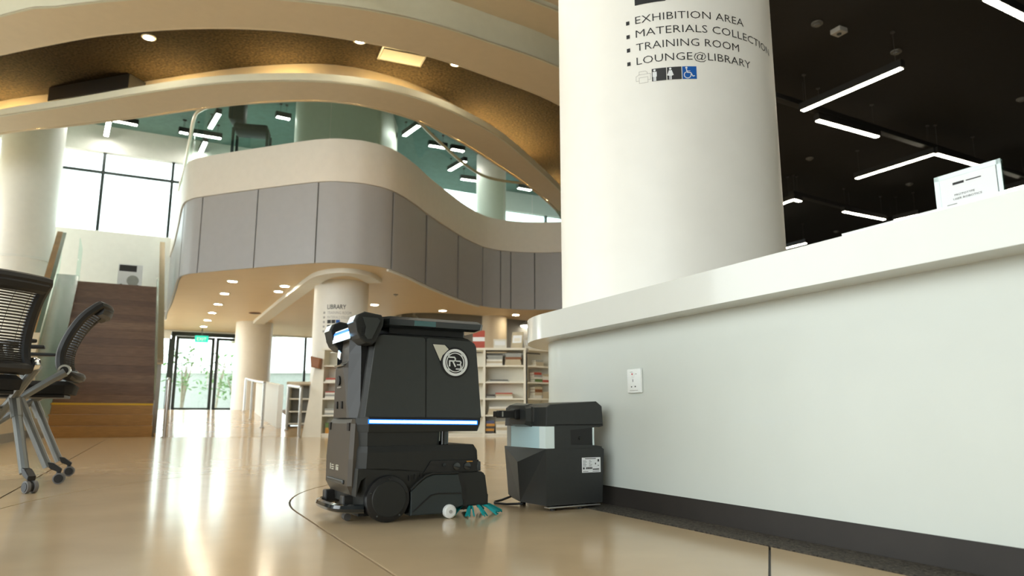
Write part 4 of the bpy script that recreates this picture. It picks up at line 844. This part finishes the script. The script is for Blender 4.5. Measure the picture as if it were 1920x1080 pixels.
UL = ['upright lamp bar over the windows, left of the glass', 'lamp bar over the windows meeting the upright one', 'short lamp bar just outside the glass rail end', 'long lamp bar crossing the first glass pane', 'slanting lamp bar beside the dark high chair', 'low slanting lamp bar at the glass rail end', 'lamp bar right of the dark high chair', 'lamp bar right of the pale upper wall', 'slanting lamp bar under the handrail top', 'lamp bar left of the handrail crossing', 'lamp bar right of the handrail crossing', 'slanting lamp bar meeting the handrail', 'lamp bar left of the upper white column', 'lamp bar right of the upper white column']
for (pa, pb_), lab_ in zip(UP, UL):
    a, b = at(*pa, 7.35), at(*pb_, 7.35); linear_lamp(a, b, 7.35, lab_, 'lamp bars above the mezzanine', True, 'lamp_cool', 7.7, .05)
def downlight(px, py, z, label, group, rad=.085, m='downlight'):
    p_ = at(px, py, z); o = empty('downlight', (p_.x, p_.y, z), 0, label, 'downlight', group)
    mesh_obj('trim_ring', lathe(B(), [(rad, -.012), (rad+.03, -.008), (rad+.03, .006), (rad, .006)], 24, ring=True), 'white_paint', o, True); mesh_obj('lens', cyl(B(), (0, 0, -.005), rad, .01, n=24), m, o)
row = [(436, 527), (421, 550), (409, 570), (398, 586), (389, 600), (382, 612)]; ordn = ['nearest', 'second', 'third', 'fourth', 'fifth', 'farthest']
for k, (x, y) in enumerate(row): downlight(x, y, MZ0, ordn[k]+' downlight of the row leading to the glass doors', 'downlights under the mezzanine')
for x, y, lab_ in ((342, 621, 'far downlight above the left door leaf'), (407, 624, 'far downlight above the right door leaf'), (534, 536, 'larger downlight left of the raised trim'), (522, 546, 'smaller downlight beside the raised trim'), (702, 571, 'downlight right of the library column'), (830, 582, 'downlight above the robot tray end'), (967, 590, 'downlight above the bookcase by the counter')): downlight(x, y, MZ0, lab_, 'downlights under the mezzanine')
for x, y, lab_ in ((279, 70, 'left downlight in the rough dark coffer'), (675, 76, 'downlight half hidden by the ring near the vent'), (855, 119, 'right downlight in the rough dark coffer')): downlight(x, y, 6.145, lab_, 'downlights in the coffer ceiling', .075)
p_ = at(478, 587, MZ0); o = empty('ceiling_speaker', (p_.x, p_.y, MZ0), 0, 'dark oval ceiling grille beside the raised trim', 'grille'); mesh_obj('rim', lathe(B(), [(.11, -.012), (.15, -.008), (.15, .004), (.11, .004)], 24, ring=True), 'bk_brown', o, True); mesh_obj('mesh', cyl(B(), (0, 0, -.004), .11, .01, n=24), 'dark_wall', o)
p_ = at(742, 552, MZ0); o = empty('sprinkler', (p_.x, p_.y, MZ0), 0, 'small round ceiling sprinkler under the mezzanine', 'sprinkler'); mesh_obj('plate', cyl(B(), (0, 0, -.006), .05, .012, n=16), 'mid_wall', o); mesh_obj('nozzle', cyl(B(), (0, 0, -.025), .015, .03, n=12), 'steel', o)
def pendant(px, py, Y, rad, label):
    p_ = aty(px, py, Y); o = empty('pendant_lamp', p_, 0, label, 'lamp', 'pendant lamps behind the mezzanine edge')
    mesh_obj('shade', lathe(B(), [(rad, 0), (rad*.98, .02), (rad*.55, .09), (.04, .13), (.03, .2), (.01, .2)], 28), 'white_paint', o, True); mesh_obj('diffuser', lathe(B(), [(rad*.97, 0), (rad*.8, -.03), (rad*.3, -.05), (.01, -.052)], 28), 'pendant', o, True)
    mesh_obj('cord', tube(B(), [(0, 0, .2), (0, 0, 3.6-p_.z)], .008, 6), 'device', o)
pendant(776, 600, 20.5, .17, 'pendant lamp seen above the robot tray'); pendant(922, 608, 20.5, .15, 'pendant lamp in front of the slim cream column'); pendant(988, 611, 21, .2, 'upper pendant lamp at the counter end'); pendant(987, 641, 22.5, .2, 'lower pendant lamp at the counter end')
# cove strips on the ring
cs_path = [a.lerp(b, .86) for a, b in zip(A_near, A_far)]
def px_of(p, z):
    y_, zz = p.y*CS+(z-CAMH)*SN, -p.y*SN+(z-CAMH)*CS; return 960+FPX*p.x/y_
segs = [(-190, 60, 'far left'), (265, 390, 'left'), (462, 612, 'second'), (675, 800, 'third'), (862, 1000, 'fourth'), (1030, 1060, 'last')]
for x0, x1, nm in segs:
    sp = [p for p in cs_path if x0 <= px_of(p, 5.52) <= x1]
    if len(sp) < 2: continue
    o = empty('cove_light', (0, 0, 0), 0, '%s glowing cove light strip hidden behind the curved ring edge' % nm, 'light strip', 'cove lights on the curved ring')
    mesh_obj('tray', wallstrip(B(), sp, 5.521, 5.535, .09, -1), 'white_paint', o); mesh_obj('led_strip', slabstrip(B(), offpath(sp, -.02), offpath(sp, -.07), 5.535, 5.55), 'cove', o)
# service panel and vent in the coffer
a, b = at(88, 192, 5.86), at(240, 166, 5.86); d = b-a; o = empty('air_unit', (a.x, a.y, 5.86), math.atan2(d.y, d.x), 'dark flat air unit hanging in the coffer above the ring', 'air unit')
mesh_obj('casing', box(B(), 0, d.length, 0, .5, .02, .28, bev=.01), 'plastic_black', o); mesh_obj('grille', box(B(), .04, d.length-.04, .04, .46, .005, .02), 'bk_dark', o)
a, b = at(720, 91, 6.12), at(797, 106, 6.12); d = b-a; o = empty('ceiling_vent', (a.x, a.y, 6.15), math.atan2(d.y, d.x), 'pale square vent panel with dark edge in the coffer', 'vent')
mesh_obj('frame', box(B(), -.03, d.length+.03, -.06, .40, -.02, 0), 'frame_dark', o); mesh_obj('panel', box(B(), .0, d.length, 0, .34, -.035, -.02), 'mid_wall', o)
# exit sign
p_ = aty(378, 637, 21.6); o = empty('exit_sign', (p_.x, p_.y, p_.z-.08), math.atan2(r.y, r.x), 'small green exit sign above the glass doors', 'sign'); ex = mesh_obj('panel', box(B(), -.19, .19, -.02, .02, 0, .2), 'exit_green', o); flat_text(ex, 'EXIT', -.13, .05, .26, .1, 'white_ink', -.022)
mesh_obj('bracket', box(B(), -.015, .015, -.01, .01, .2, MZ0-p_.z+.08), 'frame_dark', o)
# dark high chair on the mezzanine
p_ = aty(472, 250, 13.55); hc = empty('high_chair', (p_.x, p_.y, 5.0), .2, 'dark high chair standing behind the mezzanine glass', 'chair')
mesh_obj('seat', box(B(), -.32, .34, -.25, .25, .88, 1.03, bev=.06), 'plastic_black', hc, True)
for x_ in (-.33, .31):
    for y_ in (-.22, .22): mesh_obj('leg', box(B(), x_, x_+.05, y_-.025, y_+.025, 0, .92), 'frame_dark', hc)
mesh_obj('backrest', box(B(), -.43, -.14, -.22, .22, 1.10, 1.62, bev=.05), 'plastic_black', hc, True); mesh_obj('back_post', box(B(), -.31, -.25, -.05, .05, .95, 1.15), 'frame_dark', hc)
# ================================================================== GARDEN OUTSIDE THE DOORS
struct(mesh_obj('ground_outside', box(B(), -60, 40, 30.5, 70, -.1, .45), 'paving'))
struct(mesh_obj('ground_outside', box(B(), -60, -13.6, 18, 30.5, -.1, .45), 'paving'))
gw = empty('garden_wall', (-16, 36, .45), 0, 'pale garden wall outside the glass doors', 'wall'); mesh_obj('body', box(B(), -8, 9, 0, .3, 0, 2.0), 'bk_grey', gw); mesh_obj('coping', box(B(), -8.1, 9.1, -.1, .4, 2.0, 2.12), 'white_paint', gw)
def shrub(px, Y, h_, label, seed):
    rd = random.Random(seed); p_ = aty(px, 700, Y); o = empty('garden_shrub', (p_.x, p_.y, .45), 0, label, 'shrub', 'garden plants')
    for k in range(4):
        a_ = rd.uniform(0, 6.3); mesh_obj('stem', tube(B(), [(0, 0, 0), (.15*math.cos(a_), .15*math.sin(a_), h_*.5), (.4*math.cos(a_), .4*math.sin(a_), h_*.9)], [.05, .035, .02], 6), 'bark', o)
    bm = B()
    for k in range(140):
        c_ = Vector((rd.gauss(0, .45), rd.gauss(0, .45), h_*rd.uniform(.35, 1.05))); u_ = Vector((rd.gauss(0, 1), rd.gauss(0, 1), rd.gauss(0, .6))).normalized(); w_ = u_.cross(Vector((rd.random(), rd.random(), 1))).normalized()*.06; L_ = rd.uniform(.2, .4)
        vv = [bm.verts.new(c_), bm.verts.new(c_+u_*L_*.5+w_), bm.verts.new(c_+u_*L_), bm.verts.new(c_+u_*L_*.5-w_)]; bm.faces.new(vv)
    tag(mesh_obj('foliage', bm, 'leaf', o), kind='stuff')
shrub(345, 31, 2.6, 'garden plant behind the left door leaf', 1); shrub(408, 34.2, 2.8, 'tall garden plant behind the right door leaf', 2); shrub(446, 31.5, 1.6, 'low garden plant right of the doors', 3)
